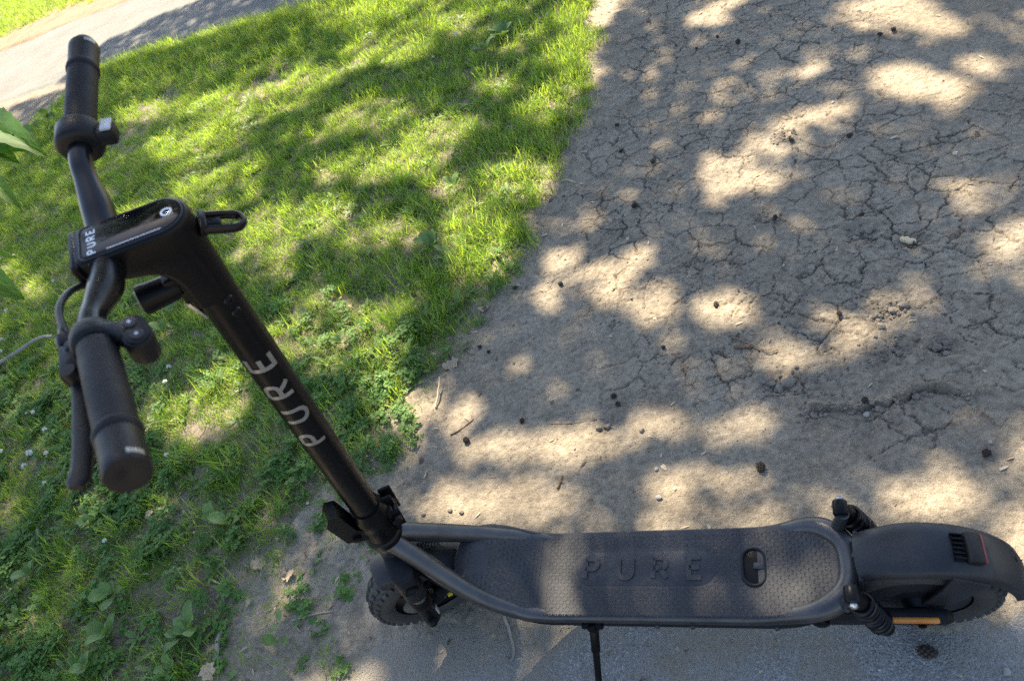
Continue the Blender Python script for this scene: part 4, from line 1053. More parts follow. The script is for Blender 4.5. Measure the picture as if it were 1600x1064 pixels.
# ---- handlebar, grips
BAR_N = [(-.064, 0, -.012), (-.064, -.025, -.012), (-.066, -.055, -.008), (-.071, -.085, .000), (-.0735, -.108, .006), (-.070, -.135, .011), (-.062, -.175, .020), (-.039, -.305, .042)]
BAR_F = [(-.064, .025, -.010), (-.064, .055, -.002), (-.0655, .085, .009), (-.066, .11, .018), (-.062, .14, .024), (-.056, .185, .030), (-.039, .305, .042)]
bp_ = spline(BAR_N[::-1] + BAR_F, 7)
mb = MB(); mb.tube(bp_, .0113 + .0042 * sstep(.10, .05, np.abs(bp_[:, 1])), 24); bar = mb.build('handlebar', m_bar, sc, head)
def along(side, y):
    i = np.argmin(np.abs(bp_[:, 1] - y)); j = min(max(i, 1), len(bp_) - 2)
    a, b = (j, j + 1)
    p = bp_[i].copy(); T = norm(bp_[j + 1] - bp_[j - 1]) * (1 if side > 0 else -1)
    p = p + (bp_[j + 1] - bp_[j - 1]) * ((y - p[1]) / (bp_[j + 1] - bp_[j - 1])[1]); return p, T
for sgn in (-1, 1):
    OY = -.007
    ys = np.linspace(.150, .262, 12) * sgn + OY; pts = np.array([along(sgn, y)[0] for y in ys])
    rad = .0154 + .0005 * np.sin(np.linspace(0, 3.14, 12)); mb = MB(); mb.tube(pts, rad, 36)
    gr = mb.build('grip', m_rubber, sc, head)
    p, T = along(sgn, .256 * sgn + OY); mb = MB(); mb.lathe([(.0156, 0), (.0169, .002), (.0173, .005), (.0169, .009), (.0160, .011)], p, T, 36); mb.build('grip_band', m_rubber, gr, head)
    p, T = along(sgn, .264 * sgn + OY); mb = MB(); mb.lathe([(.0158, 0), (.0160, .030), (.0162, .038), (.0152, .0408), (.0128, .0412), (.005, .0408), (.003, .0400)], p, T, 40)
    cap_ = mb.build('end_cap', m_plastic, gr, head)
    # short pale silver marks along part of the cap rim
    ph = math.radians(-62 if sgn < 0 else -60); u = norm(np.cross(T, (0, 0, 1))); u = u * (1 if u[0] > 0 else -1); w = np.cross(u, T) ; w = w * (1 if w[2] > 0 else -1)
    for k in range(5):
        a = R_(22 + 8.5 * k) ; dd = u * math.cos(a) + w * math.sin(a); tg = -u * math.sin(a) + w * math.cos(a)
        mb = MB(); mb.box(p + T * .0345 + dd * .0162, (.0017 if k % 2 else .0026, .0050, .0008), tg, T, .0002); mb.build('rim_mark', m_silver, gr, head)
# left side: collar, pod with two buttons, brake lever
p, T = along(-1, -.131); mb = MB(); mb.lathe([(.0150, 0), (.0180, .0015), (.0190, .006), (.0190, .016), (.0180, .0195), (.016, .021)], p, T, 40); lc = mb.build('left_collar', m_plastic, sc, head)
pod = np.array((-0.036, -0.150, 0.008)); pod2 = np.array([-.033, -.158, .016])
mb = MB(); a_ = p + T * .010; mb.tube([a_ + np.array([.012, 0, .004]), (a_ + pod2) / 2 + np.array([.004, .002, .003]), pod2 + np.array([-.004, 0, .001])], [.0095, .0095, .0105], 16); mb.build('pod_arm', m_plastic, lc, head)
nz = norm(np.array([.20, -.10, 1.0])); ux = norm(np.array([.3, -1, 0]) - nz * (np.array([.3, -1, 0]) @ nz)); uy = np.cross(nz, ux)
mb = MB(); mb.prism(rrect(.036, .024, .0115, 6), pod2, ux, uy, -.019, .008, .003); bpod = mb.build('button_pod', m_plastic, sc, head)
mb = MB(); mb.prism(rrect(.031, .0195, .0095, 6), pod2, ux, uy, .007, .0095, .0008); mb.build('pod_face', m_bar, bpod, head)
for t in (-.0072, .0072):
    mb = MB(); mb.lathe([(.0055, 0), (.0055, .001), (.0045, .0018)], pod2 + ux * t + nz * .0095, nz, 20); bt = mb.build('button', m_fender, bpod, head)
    mb = MB(); mb.lathe([(.0016, 0), (.0016, .0005)], pod2 + ux * t + nz * .0112, nz, 12); mb.build('button_mark', m_pad, bpod, head)
lev = [(-.091, -.164, .001), (-.088, -.190, .004), (-.086, -.215, .007), (-.084, -.240, .011), (-.084, -.266, .015), (-.087, -.283, .018)]
q = spline(lev, 5); mb = MB()
rs = []
for i, c_ in enumerate(q):
    t = i / (len(q) - 1); hw = np.interp(t, [0, .15, .45, .8, .93, 1], [.0055, .0062, .0078, .0080, .0088, .0050]); th = .0032
    dd = norm(q[min(i + 1, len(q) - 1)] - q[max(i - 1, 0)]); uu = norm(np.array([1., 0, -.25]) - dd * (np.array([1., 0, -.25]) @ dd)); ww = np.cross(dd, uu)
    rs.append(np.array([c_ + uu * hw * math.cos(a) + ww * th * math.sin(a) for a in np.linspace(0, 2 * math.pi, 14, endpoint=False)]))
mb.rings(rs); bl = mb.build('brake_lever', m_plastic, sc, head)
mb = MB(); mb.box((-.090, -.150, .003), (.020, .038, .022), (1, 0, 0), (0, 1, 0), .004); mb.box((-.084, -.136, .006), (.022, .016, .018), b=.004); mb.build('lever_perch', m_black, bl, head)
mb = MB(); mb.lathe([(.006, -.013), (.0065, -.011), (.0065, .011), (.006, .013)], (-.090, -.166, .004), (0, 0, 1), 16); mb.build('lever_pivot', m_plastic, bl, head)
mb = MB(); mb.lathe([(.0075, 0), (.0085, .002), (.0085, .012), (.006, .014), (.0045, .022)], (-.094, -.130, .006), (-.15, 1, .05), 18); mb.build('cable_adjuster', m_bar, bl, head)
mb = MB(); mb.tube(spline([(-.097, -.110, .007), (-.101, -.078, .006), (-.097, -.045, -.006), (-.086, -.026, -.022), (-.070, -.018, -.04)], 8), .0032, 10); mb.build('brake_cable', m_cable, sc, head)
# right side: thumb throttle
p, T = along(1, .130); mb = MB(); mb.lathe([(.017, -.002), (.0215, .000), (.0235, .003), (.0235, .023), (.0215, .026), (.0185, .027)], p, T, 44); rc = mb.build('throttle_collar', m_plastic, sc, head)
tp_ = p + T * .010 + np.array([.034, -.004, .004])
mb = MB(); mb.box(tp_ - np.array([.006, 0, .004]), (.020, .022, .018), (1, -.15, -.1), (.15, 1, 0), .004); mb.build('throttle_lever', m_plastic, rc, head)
mb = MB(); mb.box(tp_ + np.array([-.002, -.001, .0065]), (.011, .019, .003), (1, -.15, -.1), (.15, 1, 0), .001); mb.build('throttle_pad', m_pad, rc, head)
# ---- headlight hanging under the head unit
ho = np.array([-.046, .006, -.088]); hd = norm(np.array([-1, -.12, .05]))
mb = MB(); mb.lathe([(.010, -.020), (.0140, -.016), (.0152, -.005), (.0158, .014), (.0166, .018), (.0166, .024), (.0145, .025)], ho, hd, 32); hl = mb.build('headlight', m_black, sc, head)
mb = MB(); mb.lathe([(.0140, .0240), (.012, .026), (.0, .0265)], ho, hd, 32, cap=False); mb.build('lens', m_lens, hl, head)
mb = MB(); mb.box(ho + np.array([.018, 0, .010]), (.028, .018, .012), b=.003); mb.box(ho + np.array([.022, -.006, -.012]), (.016, .014, .020), b=.003); mb.build('light_bracket', m_black, hl, head)
mb = MB(); mb.box(ho + np.array([.020, -.006, -.032]), (.004, .016, .030), (1, 0, .3), (0, 1, 0), .001); mb.build('bracket_tongue', m_steel, hl, head)

# =================================================================== SMALL THINGS LYING ON THE GROUND
def ground_z(x, y):
    x = np.array([x], float); y = np.array([y], float)
    z = asphalt_h(x, y)[0][0] if y[0] < .7 else -9
    if x[0] > edge_x(y)[0] - .2 and y[0] > -.5: z = max(z, dirt_height(x, y)[0][0])
    if x[0] < edge_x(y)[0] - .06: z = max(z, lawn_h(x, y)[0][0])
    return float(z)

# ---- alder cones
def cone_mesh(seed):
    r = random.Random(seed); mb = MB(); n = 22
    mb.lathe([(.001, -.010), (.0055, -.007), (.0068, 0), (.0052, .006), (.001, .0095)], (0, 0, 0), (1, 0, .1), 10)
    for k in range(38):
        t = (k + .5) / 38; x = -.0095 + .019 * t; rad = .0082 * math.sin(math.pi * min(.97, t * .9 + .08)) ** .7; a = k * 2.4
        c = np.array([x, rad * math.cos(a), rad * math.sin(a)]); out = norm(np.array([.35, math.cos(a), math.sin(a)])); tg = norm(np.cross(out, (1, 0, 0)))
        mb.prism(rrect(.0042, .0036, .001, 1), c, tg, np.cross(out, tg), -.001, .0014 + r.random() * .001, .0004)
    return mb.build('alder_cone', m_cone, smooth=0, mesh_only=True)
cone_meshes = [cone_mesh(k) for k in range(3)]
CONES = [
 ((0.341, 0.530), 1.0, 'dark alder cone of a touching pair on shaded mud, the upper one'), ((0.354, 0.505), 1.0, 'dark alder cone of a touching pair on shaded mud, the lower one'),
 ((-0.037, 0.430), 1.25, 'dark bristly cone on the sunny edge of the dirt near the lawn'), ((0.109, 0.476), .95, 'dark cone in shade halfway between the stem and the cone pair'),
 ((0.147, 0.969), 1.0, 'dark cone in a sunlit patch of mud by the lawn edge'), ((-0.001, 0.987), .8, 'small cone in shade at the lawn edge left of a sunlit patch'),
 ((0.400, 1.485), 1.1, 'black cone on shaded cracked mud in the upper middle'), ((0.261, 1.751), 1.0, 'cone at the left rim of a sunlit cracked patch'),
 ((0.286, 1.588), 1.0, 'cone in shade just below a sunlit cracked patch near long grass'), ((0.351, 1.270), 1.2, 'reddish black cone on cracked mud level with the bag hook'),
 ((0.687, 2.130), 1.3, 'largest dark cone on the shaded dirt near the top of the photo'), ((0.613, 2.221), .8, 'small black cone left of the largest cone near the top'),
 ((1.173, 1.945), 1.0, 'cone under the big sunlit patch at the top right'), ((1.132, 1.938), .9, 'cone left of another cone under the top right sunlit patch'),
 ((0.977, 1.401), 1.1, 'reddish cone at the right end of the long sunlit streak'), ((0.821, 1.445), 1.0, 'round dark cone lying in the long sunlit streak'),
 ((0.893, 0.443), .9, 'cone by the broken mud crust'), ((0.676, 0.298), 1.2, 'dark cone pressed into the dirt between deck and broken crust'),
 ((1.085, 0.302), 1.1, 'dark cone at the right of the sandy ground above the rear wheel'), ((0.920, -0.075), 1.5, 'brown cone lying on the asphalt below the rear wheel'),
 ((-0.067, 0.754), .9, 'first of two cones in the shade by the dry leaf at the lawn edge'), ((-0.035, 0.732), .8, 'second of two cones in the shade by the dry leaf, nearer the middle'),
 ((0.873, 0.711), .8, 'small dark cone left of the crumbly hollow'), ((0.753, 1.097), .9, 'brown cone on a mud plate above the twig'),
 ((0.459, 0.671), .8, 'small cone on dark shaded mud above the cone pair'), ((0.965, 1.055), .9, 'cone beside the dark hollow in the mud'), ((0.536, 2.168), .8, 'cone on dark shaded dirt near the top left of the path'),
 ((0.591, 0.795), .9, 'cone in the sunlit patch above the twig'),
]
for k, (xy, s, lab) in enumerate(CONES):
    o = link('alder_cone', cone_meshes[k % 3]); o.location = (xy[0], xy[1], ground_z(*xy) + .006 * s); s *= .85
    o.scale = (s * random.uniform(.8, 1.15), s * random.uniform(.75, 1.), s * random.uniform(.6, .85))
    o.rotation_euler = (random.uniform(-.3, .3), random.uniform(-.5, .5), random.uniform(0, 6.28)); tag(o, lab, 'cone', 'alder cones on the ground')

# ---- stones and crumbs of mud
def pebble_mesh(name, mat, seed, flat=.6, sub=2):
    import bmesh
    bm = bmesh.new(); bmesh.ops.create_icosphere(bm, subdivisions=sub, radius=1)
    r = np.random.default_rng(seed); pl = r.normal(size=(9, 3)); pl /= np.linalg.norm(pl, axis=1)[:, None]; dd = r.uniform(.55, .85, 9)
    for v in bm.verts:
        p = np.array(v.co)
        for n_, d_ in zip(pl, dd):
            q = p @ n_
            if q > d_: p = p - n_ * (q - d_) * .85
        v.co = (p[0], p[1] * .8, p[2] * flat)
    me = bpy.data.meshes.new(name); bm.to_mesh(me); bm.free(); me.materials.append(mat); me.shade_smooth(); me.set_sharp_from_angle(angle=R_(30)); return me
stones = [pebble_mesh('stone', m_stone, k) for k in range(4)]
clods = [pebble_mesh('mud_clod', m_clod, 20 + k, .7) for k in range(4)]
STONES = [((0.455, 0.313), .0075, 'pale pebble on the sunny dirt above the middle of the deck'), ((0.462, 0.242), .011, 'grey stone in the sand right above the deck lettering'),
          ((1.201, 0.807), .006, 'tiny white pebble at the right rim of the cracked mud'), ((0.892, 0.416), .011, 'round pale stone under the broken mud crust'),
          ((1.097, 0.328), .007, 'small white stone on the sandy right side'), ((0.954, 1.605), .009, 'white stone at the upper end of the long sunlit streak'),
          ((0.496, 0.260), .006, 'little stone beside the grey stone in the sand'), ((0.181, 0.167), .006, 'pebble against the far edge of the deck'),
          ((-0.086, 0.199), .005, 'tan pebble by the folding joint'), ((1.027, -0.101), .010, 'flat pale chip on the asphalt in the lower right corner'),
          ((0.807, 1.245), .006, 'bluish pebble in the sunlit dirt above the wood chip')]
for k, (xy, s, lab) in enumerate(STONES):
    o = link('stone', stones[k % 4]); o.location = (xy[0], xy[1], ground_z(*xy) + s * .3); o.scale = (s * .75, s * .75, s * .7); o.rotation_euler = (0, 0, random.uniform(0, 6.28)); tag(o, lab, 'stone', 'stones on the dirt')
CL = [((0.332, 0.442), .013, 'grey clod at the middle of a sunlit strip above the deck'), ((0.311, 0.438), .010, 'small clod left of the grey clod in the sunlit strip'), ((0.415, 0.423), .009, 'crumb of mud at the right of the sunlit strip'),
      ((0.746, 0.525), .018, 'dark clod at the right of the hollow by the crust'), ((0.725, 0.511), .014, 'dark clod in the hollow by the crust'), ((0.708, 0.525), .011, 'dark clod at the left of the hollow by the crust'),
      ((0.986, 0.704), .012, 'clod at the top of the crumbly footprint'), ((1.009, 0.714), .014, 'larger clod at the upper right of the crumbly footprint'), ((0.955, 0.653), .010, 'clod at the lower left of the crumbly footprint'),
      ((0.985, 0.624), .009, 'clod in the sunlit part of the crumbly footprint'), ((1.053, 0.579), .012, 'clod right of the sunlit crumbly patch'), ((1.070, 0.589), .009, 'small clod at the far right of the sunlit crumbly patch'),
      ((-0.037, 0.231), .008, 'crumb of dirt beside the steering head'), ((-0.007, 0.226), .009, 'larger crumb of dirt beside the steering head'), ((-0.108, 0.224), .008, 'dark crumb at the foot of the stem'),
      ((0.974, 0.996), .016, 'dark clod in the hollow at the right'), ((0.941, 0.975), .012, 'dark clod in the hollow at the left'), ((0.990, 0.962), .011, 'dark clod between the hollow and the wood chip')]
for k, (xy, s, lab) in enumerate(CL):
    o = link('mud_clod', clods[k % 4]); o.location = (xy[0], xy[1], ground_z(*xy) + s * .25); o.scale = (s, s, s); o.rotation_euler = (random.uniform(-.4, .4), 0, random.uniform(0, 6.28)); tag(o, lab, 'clod', 'clods of dried mud')
# loose grit over the dirt: too many to count
gm = MB(); r = np.random.default_rng(5); base = [np.array([v.co[:] for v in pebble_mesh('grit', m_clod, 40 + k, .7, 1).vertices]) for k in range(3)]
bf = [tuple(p.vertices) for p in bpy.data.meshes['grit'].polygons]
gx = r.uniform(-.5, 1.6, 11000); gy = r.uniform(-.25, 2.8, 11000); cl_ = fbm(gx * 5, gy * 5, 500, 4); kk = (gx > edge_x(gy) - .03) & (r.random(11000) < np.clip(.22 + 2.6 * cl_, .03, 1)); gx, gy = gx[kk], gy[kk]
gz = np.maximum(dirt_height(gx, gy)[0], np.where(gy < .7, asphalt_h(gx, gy)[0], -9))
for i in range(len(gx)):
    s = r.uniform(.0009, .0030) * (1.8 if r.random() < .05 else 1); a = r.uniform(0, 6.28); c, q = math.cos(a), math.sin(a); b = base[i % 3] * s
    gm.add(np.column_stack([b[:, 0] * c - b[:, 1] * q + gx[i], b[:, 0] * q + b[:, 1] * c + gy[i], b[:, 2] + gz[i] + s * .2]), bf)
go_ = gm.build('grit', m_clod, smooth=0); tag(go_, 'loose grit and crumbs strewn over the dirt', None, None, 'stuff')

# clumps of crumbled mud in the footprints
gm = MB()
for px, py, rr, dd_ in PITS[:8] + [(p_[0], p_[1] - .008, .022, .01) for p_ in RIDGE[1:]]:
    for i in range(46 if rr > .025 else 26):
        a = r.uniform(0, 6.28); q = rr * abs(r.normal(0, .75)); x_, y_ = px + q * math.cos(a), py + q * math.sin(a) * .8; s = r.uniform(.0020, .0075) * (1.5 if r.random() < .12 else 1)
        z_ = dirt_height(np.array([x_]), np.array([y_]))[0][0]; t_ = r.uniform(0, 6.28); c, q2 = math.cos(t_), math.sin(t_); b = base[i % 3] * s
        gm.add(np.column_stack([b[:, 0] * c - b[:, 1] * q2 + x_, b[:, 0] * q2 + b[:, 1] * c + y_, b[:, 2] + z_ + s * .25]), bf)
tag(gm.build('mud_crumbs', m_clod, smooth=0), 'crumbled mud heaped in the footprints', None, None, 'stuff')
# bits of straw, leaf and bark: too many to count
gm = MB(); n_ = 3200; lx = r.uniform(-1.3, 1.5, n_); ly = r.uniform(-.3, 3.2, n_); dd_ = lx - edge_x(ly)
kk = r.random(n_) < np.where(dd_ > 0, .22 + .7 * np.exp(-dd_ / .10), .75); lx, ly = lx[kk], ly[kk]
for i in range(len(lx)):
    L_ = r.uniform(.006, .022); w_ = r.uniform(.0008, .0022) * (2.4 if r.random() < .2 else 1); a = r.uniform(0, 6.28); c, q2 = math.cos(a), math.sin(a)
    z_ = ground_z(lx[i], ly[i]) + .002 + (.012 * r.random() if lx[i] < edge_x(ly[i]) else 0); t_ = r.normal(0, .2)
    v = [(-L_ / 2, -w_, 0), (-L_ / 2, w_, 0), (0, w_ * 1.3, L_ * .08), (0, -w_ * 1.3, L_ * .08), (L_ / 2, w_ * .4, L_ * t_), (L_ / 2, -w_ * .4, L_ * t_)]
    gm.add(np.array([(p * c - q * q2 + lx[i], p * q2 + q * c + ly[i], max(h, -.001) + z_) for p, q, h in v]), [(0, 3, 2, 1), (3, 5, 4, 2)], tint=r.random())
def litter_material():
    M = Mat('plant_litter'); M.set(Base_Color=M.ramp(M.attr('tint').outputs['Fac'], [(.1, (.07, .045, .03)), (.45, (.20, .14, .09)), (.7, (.30, .235, .15)), (.95, (.38, .32, .22))]), Roughness=.85); return M.m
tag(gm.build('plant_litter', litter_material(), smooth=0), 'bits of straw and dead leaf along the lawn edge', None, None, 'stuff')

# ---- twigs, sticks, chips
def twig(name, pts, r0, r1, mat, label, cat='twig', group=None, side=()):
    P = np.array([(*p[:2], ground_z(*p[:2]) + (p[2] if len(p) > 2 else r0)) for p in pts]); b = P[0].copy(); mb = MB(); q = spline(P - b, 6)
    q = q + np.array([[fbm(np.array([i * .7]), np.array([.3]), 600)[0] * r0 * 1.2, fbm(np.array([i * .7]), np.array([5.3]), 601)[0] * r0 * 1.2, 0] for i in range(len(q))])
    mb.tube(q, np.linspace(r0, r1, len(q)), 8)
    for i, (dx, dy, dz) in side: mb.tube([q[i], q[i] + np.array([dx, dy, dz]) * .5, q[i] + np.array([dx, dy, dz])], [r1, r1 * .8, r1 * .4], 6)
    o = mb.build(name, mat); o.location = b; return tag(o, label, cat, group)
twig('stick', [(*(-2.384, 0.930), .03), (*(-2.228, 1.018), .04), (*(-2.144, 1.065), .045), (*(-2.090, 1.092), .05), (*(-2.031, 1.090), .045)], .009, .006, m_twig, 'grey bare stick lying on the lawn left of the brake lever', 'stick')
twig('twig', [(*(0.625, 0.681), .004), (*(0.657, 0.656), .006), (*(0.685, 0.633), .008), (*(0.709, 0.615), .005), (*(0.730, 0.622), .004)], .0022, .0012, m_twigbrown, 'thin bent brown twig on the cracked mud', 'twig')
twig('wood_chip', [(0.633, 0.646), (0.649, 0.645), (0.668, 0.638)], .0062, .004, m_twigbrown, 'short thick dark piece of bark beside the thin twig', 'wood chip')
twig('wood_chip', [(1.043, 0.938), (1.054, 0.928), (1.064, 0.923)], .0085, .007, m_straw, 'pale wood chip standing out in the dark hollow', 'wood chip')
twig('stalk', [(*(-0.157, 0.550), .004), (*(-0.159, 0.606), .012), (*(-0.163, 0.645), .02)], .0032, .0018, m_straw, 'straw coloured stalk at the sunny lawn edge', 'stalk')
twig('twig', [(-0.091, 0.455), (-0.064, 0.473), (-0.033, 0.501)], .0022, .0012, m_twigbrown, 'dark twig in shade between stalk and bristly cone', 'twig')
twig('twig', [(0.228, 0.277), (0.231, 0.294), (0.235, 0.309)], .0030, .002, m_twigbrown, 'short forked twig on the sunny dirt above the deck', 'twig', None, [(5, (.012, .006, .003))])
twig('twig', [(0.186, 0.462), (0.241, 0.459), (0.298, 0.466), (0.322, 0.468)], .0016, .0008, m_twigbrown, 'long hair-thin twig along the sunlit strip', 'twig')
twig('stick', [(-0.546, -0.146), (-0.565, -0.094), (-0.575, -0.064)], .006, .005, m_twig, 'grey upright stick at the bare lower edge of the lawn', 'stick')
twig('stick', [(-0.729, -0.078), (-0.673, -0.120), (-0.610, -0.151)], .0045, .003, m_twig, 'slanting grey stick left of the upright one', 'stick')
twig('twig', [(-0.645, 0.010), (-0.617, -0.012), (-0.582, -0.044)], .003, .002, m_twigbrown, 'reddish brown twig above the upright grey stick', 'twig')
twig('twig', [(-0.379, -0.041), (-0.331, -0.027), (-0.276, -0.017)], .0025, .0015, m_twig, 'thin grey twig on bare soil left of the front wheel', 'twig')
twig('twig', [(0.151, -0.024), (0.171, -0.063), (0.183, -0.101), (0.177, -0.112)], .0032, .002, m_twig, 'grey twig sticking out below the deck front', 'twig')
twig('twig', [(-1.851, 3.145), (-1.680, 2.791), (-1.591, 2.658)], .003, .002, m_twigbrown, 'brown twig on the worn lawn in the upper left', 'twig')
for k, (a, b, lab) in enumerate([((-0.910, 0.211), (-0.871, 0.200), 'pale cut straw among the weeds below the left grip'), ((-0.689, 0.064), (-0.645, 0.052), 'whitish straw on bare soil near the lower lawn edge'), ((-0.930, 0.068), (-0.891, 0.078), 'tan straw among the broad weeds'),
                                  ((0.076, 1.489), (0.136, 1.465), 'pale straw at the mud edge below the long grass'), ((-1.557, 1.215), (-1.471, 1.111), 'straw under the headlight')]):
    twig('straw', [a, ((a[0] + b[0]) / 2, (a[1] + b[1]) / 2, .012), b], .0022, .0018, m_straw, lab, 'straw')

# ---- dry leaves
def dry_leaf(xy, s, label, seed):
    r = random.Random(seed); mb = MB(); v = []; m = 9
    for j in range(m):
        t = j / (m - 1); w = math.sin(math.pi * min(1, t * .95 + .03)) ** .8 * .42 * (1 + .35 * math.sin(t * 19 + seed)) 
        for e in (-1, -.5, 0, .5, 1): v.append((t - .5, w * e, .12 * abs(e) * (1 + .5 * math.sin(t * 9)) + .16 * math.sin(t * 3.1 + seed) + r.uniform(-.03, .03)))
    mb.add(v, [(5 * j + e, 5 * j + e + 1, 5 * j + e + 6, 5 * j + e + 5) for j in range(m - 1) for e in range(4)])
    o = mb.build('dry_leaf', m_dryleaf, smooth=50); o.location = (xy[0], xy[1], ground_z(*xy) + .008); o.scale = (s, s, s); o.rotation_euler = (r.uniform(-.4, .4), r.uniform(-.3, .3), r.uniform(0, 6.28))
    tag(o, label, 'leaf', 'dry leaves on the ground')
for k, (xy, s, lab) in enumerate([((-0.146, 0.701), .05, 'curled pale dry leaf at the edge of lawn and dirt'), ((-0.435, 0.068), .035, 'dry leaf in a sunlit spot by the bare soil'), ((-0.544, 0.104), .04, 'crumpled dry leaf in the weeds above the bare soil'),
        ((-1.001, 0.257), .035, 'pinkish dry leaf below the left grip'), ((-0.549, -0.167), .045, 'large crumpled dry leaf at the bottom edge'), ((-0.518, -0.004), .02, 'small dry leaf right of the upright stick'), ((-0.691, -0.158), .045, 'dry leaf in the litter beside the slanting stick'),
        ((-0.090, 0.915), .035, 'brown dry leaf in the thin grass near the mud'), ((-0.785, 1.012), .05, 'pale dry leaf in the grass right of the stem'), ((-0.203, 1.439), .03, 'white dry leaf in the grass near the lawn edge'), ((-1.159, 0.102), .025, 'tan dry leaf among clover in the lower left'),
        ((-1.197, 3.166), .03, 'pale dry leaf in the sunny lawn at the top')]):
    dry_leaf(xy, s, lab, k + 3)

# ---- white clover flowers
def flower_head(seed):
    r = random.Random(seed); mb = MB()
    for k in range(42):
        t = (k + .5) / 42; ph = math.acos(1 - 1.45 * t); a = k * 2.4 + r.uniform(-.2, .2)
        d = np.array([math.sin(ph) * math.cos(a), math.sin(ph) * math.sin(a), math.cos(ph)]); s = norm(np.cross(d, (.1, .2, 1))); L_ = .0085 * r.uniform(.8, 1.15)
        n_ = np.cross(s, d); v = [d * L_ * .25 - s * .0006, d * L_ * .25 + s * .0006, d * L_ * .75 + s * .0013, d * L_ + n_ * .0008, d * L_ * .75 - s * .0013]
        mb.add(np.array(v), [(0, 1, 2, 3, 4)])
    return mb.build('flower_head', m_petal, smooth=0, mesh_only=True)
heads = [flower_head(k) for k in range(3)]
sm = MB(); sm.tube([(0, 0, 0), (.003, .002, .03), (0, 0, .06)], .0011, 6); stem_me = sm.build('stem', m_stemgreen, mesh_only=True)
FL = [((-1.660, 0.494), 1.15, 'white clover flower at the upper left of the dense flower patch'), ((-1.623, 0.433), 1.3, 'biggest white clover flower in the dense flower patch'), ((-1.541, 0.472), .8, 'clover flower at the right of the dense flower patch'), ((-1.819, 0.514), .8, 'clover flower at the left of the dense flower patch'),
      ((-1.778, 0.670), .8, 'pinkish clover flower above the dense flower patch'), ((-1.624, 0.570), .9, 'clover flower beside the tip of the brake lever'), ((-1.510, 0.114), 1.1, 'white clover flower at the left rim near the bottom'), ((-2.339, 1.110), 1., 'white clover flower above the grey stick'),
      ((-2.246, 1.018), 1., 'white clover flower under the grey stick'), ((-2.498, 1.317), .8, 'clover flower on the lawn left of the bar cable'), ((-2.304, 1.459), .8, 'clover flower left of the head unit'), ((-2.800, 1.743), .7, 'higher clover flower of two near the left rim'), ((-2.968, 1.782), .7, 'clover flower beside the dangling leaf'),
      ((-1.220, 0.801), .9, 'clover flower between grip and stem, in shade'), ((-1.175, 0.720), .8, 'second clover flower between grip and stem'), ((-1.007, 0.431), .8, 'clover flower right of the left grip end'), ((-1.553, 1.144), .7, 'clover flower under the headlight'),
      ((-1.191, 3.134), .8, 'clover flower on the sunny lawn at the top'), ((-0.698, 2.669), .8, 'white clover flower in the shaded upper lawn'), ((-2.254, 2.557), .7, 'clover flower on sunny lawn above the head unit'), ((-0.598, 2.805), .9, 'clover flower at the left of the flower pair near the lawn top'), ((-0.389, 2.710), .8, 'clover flower at the right of the flower pair near the lawn top'),
      ((-1.477, 0.364), .7, 'faded clover flower below the dense flower patch'), ((-1.037, 0.142), .7, 'faded clover flower among the broad weeds'), ((-1.831, 0.678), .6, 'small clover flower left of the pinkish one')]
for k, (xy, s, lab) in enumerate(FL):
    z = ground_z(*xy); h = .05 + .012 * (k % 3)
    o = empty('clover_flower', (xy[0], xy[1], z)); tag(o, lab, 'flower', 'white clover flowers in the lawn')
    st = link('stem', stem_me, o); st.scale = (1, 1, h / .06)
    hd_ = link('flower_head', heads[k % 3], o); hd_.location = (0, 0, h); hd_.scale = (s * 1.15,) * 3; hd_.rotation_euler = (random.uniform(-.5, .5), random.uniform(-.5, .5), random.uniform(0, 6))

# ---- broad leaved weeds (plantain rosettes and seedlings)
def broad_leaf(seed, ratio=.55, m=9, wav=.05):
    r = random.Random(seed); v = []; tint = r.random()
    for j in range(m + 1):
        t = j / m; w = ratio * .5 * math.sin(math.pi * min(1, max(.0, (t - .16) / .84)) ** .85) ** .75 + (.018 if t < .25 else .004)
        z0 = .32 * math.sin(t * 1.9) ; x = t * .97
        for e in (-1, -.66, -.33, 0, .33, .66, 1): v.append((x, w * e, z0 + .10 * abs(e) * w * 2 - .03 * (abs(e) in (.33,)) * w + wav * math.sin(t * 9 + e * 2 + seed) * abs(e) * .5))
    mb = MB(); mb.add(v, [(7 * j + e, 7 * j + e + 1, 7 * j + e + 8, 7 * j + e + 7) for j in range(m) for e in range(6)], tint=tint)
    return mb.build('leaf', m_weed, smooth=60, mesh_only=True)
bl_meshes = [broad_leaf(k, .5 + .08 * (k % 3)) for k in range(5)]
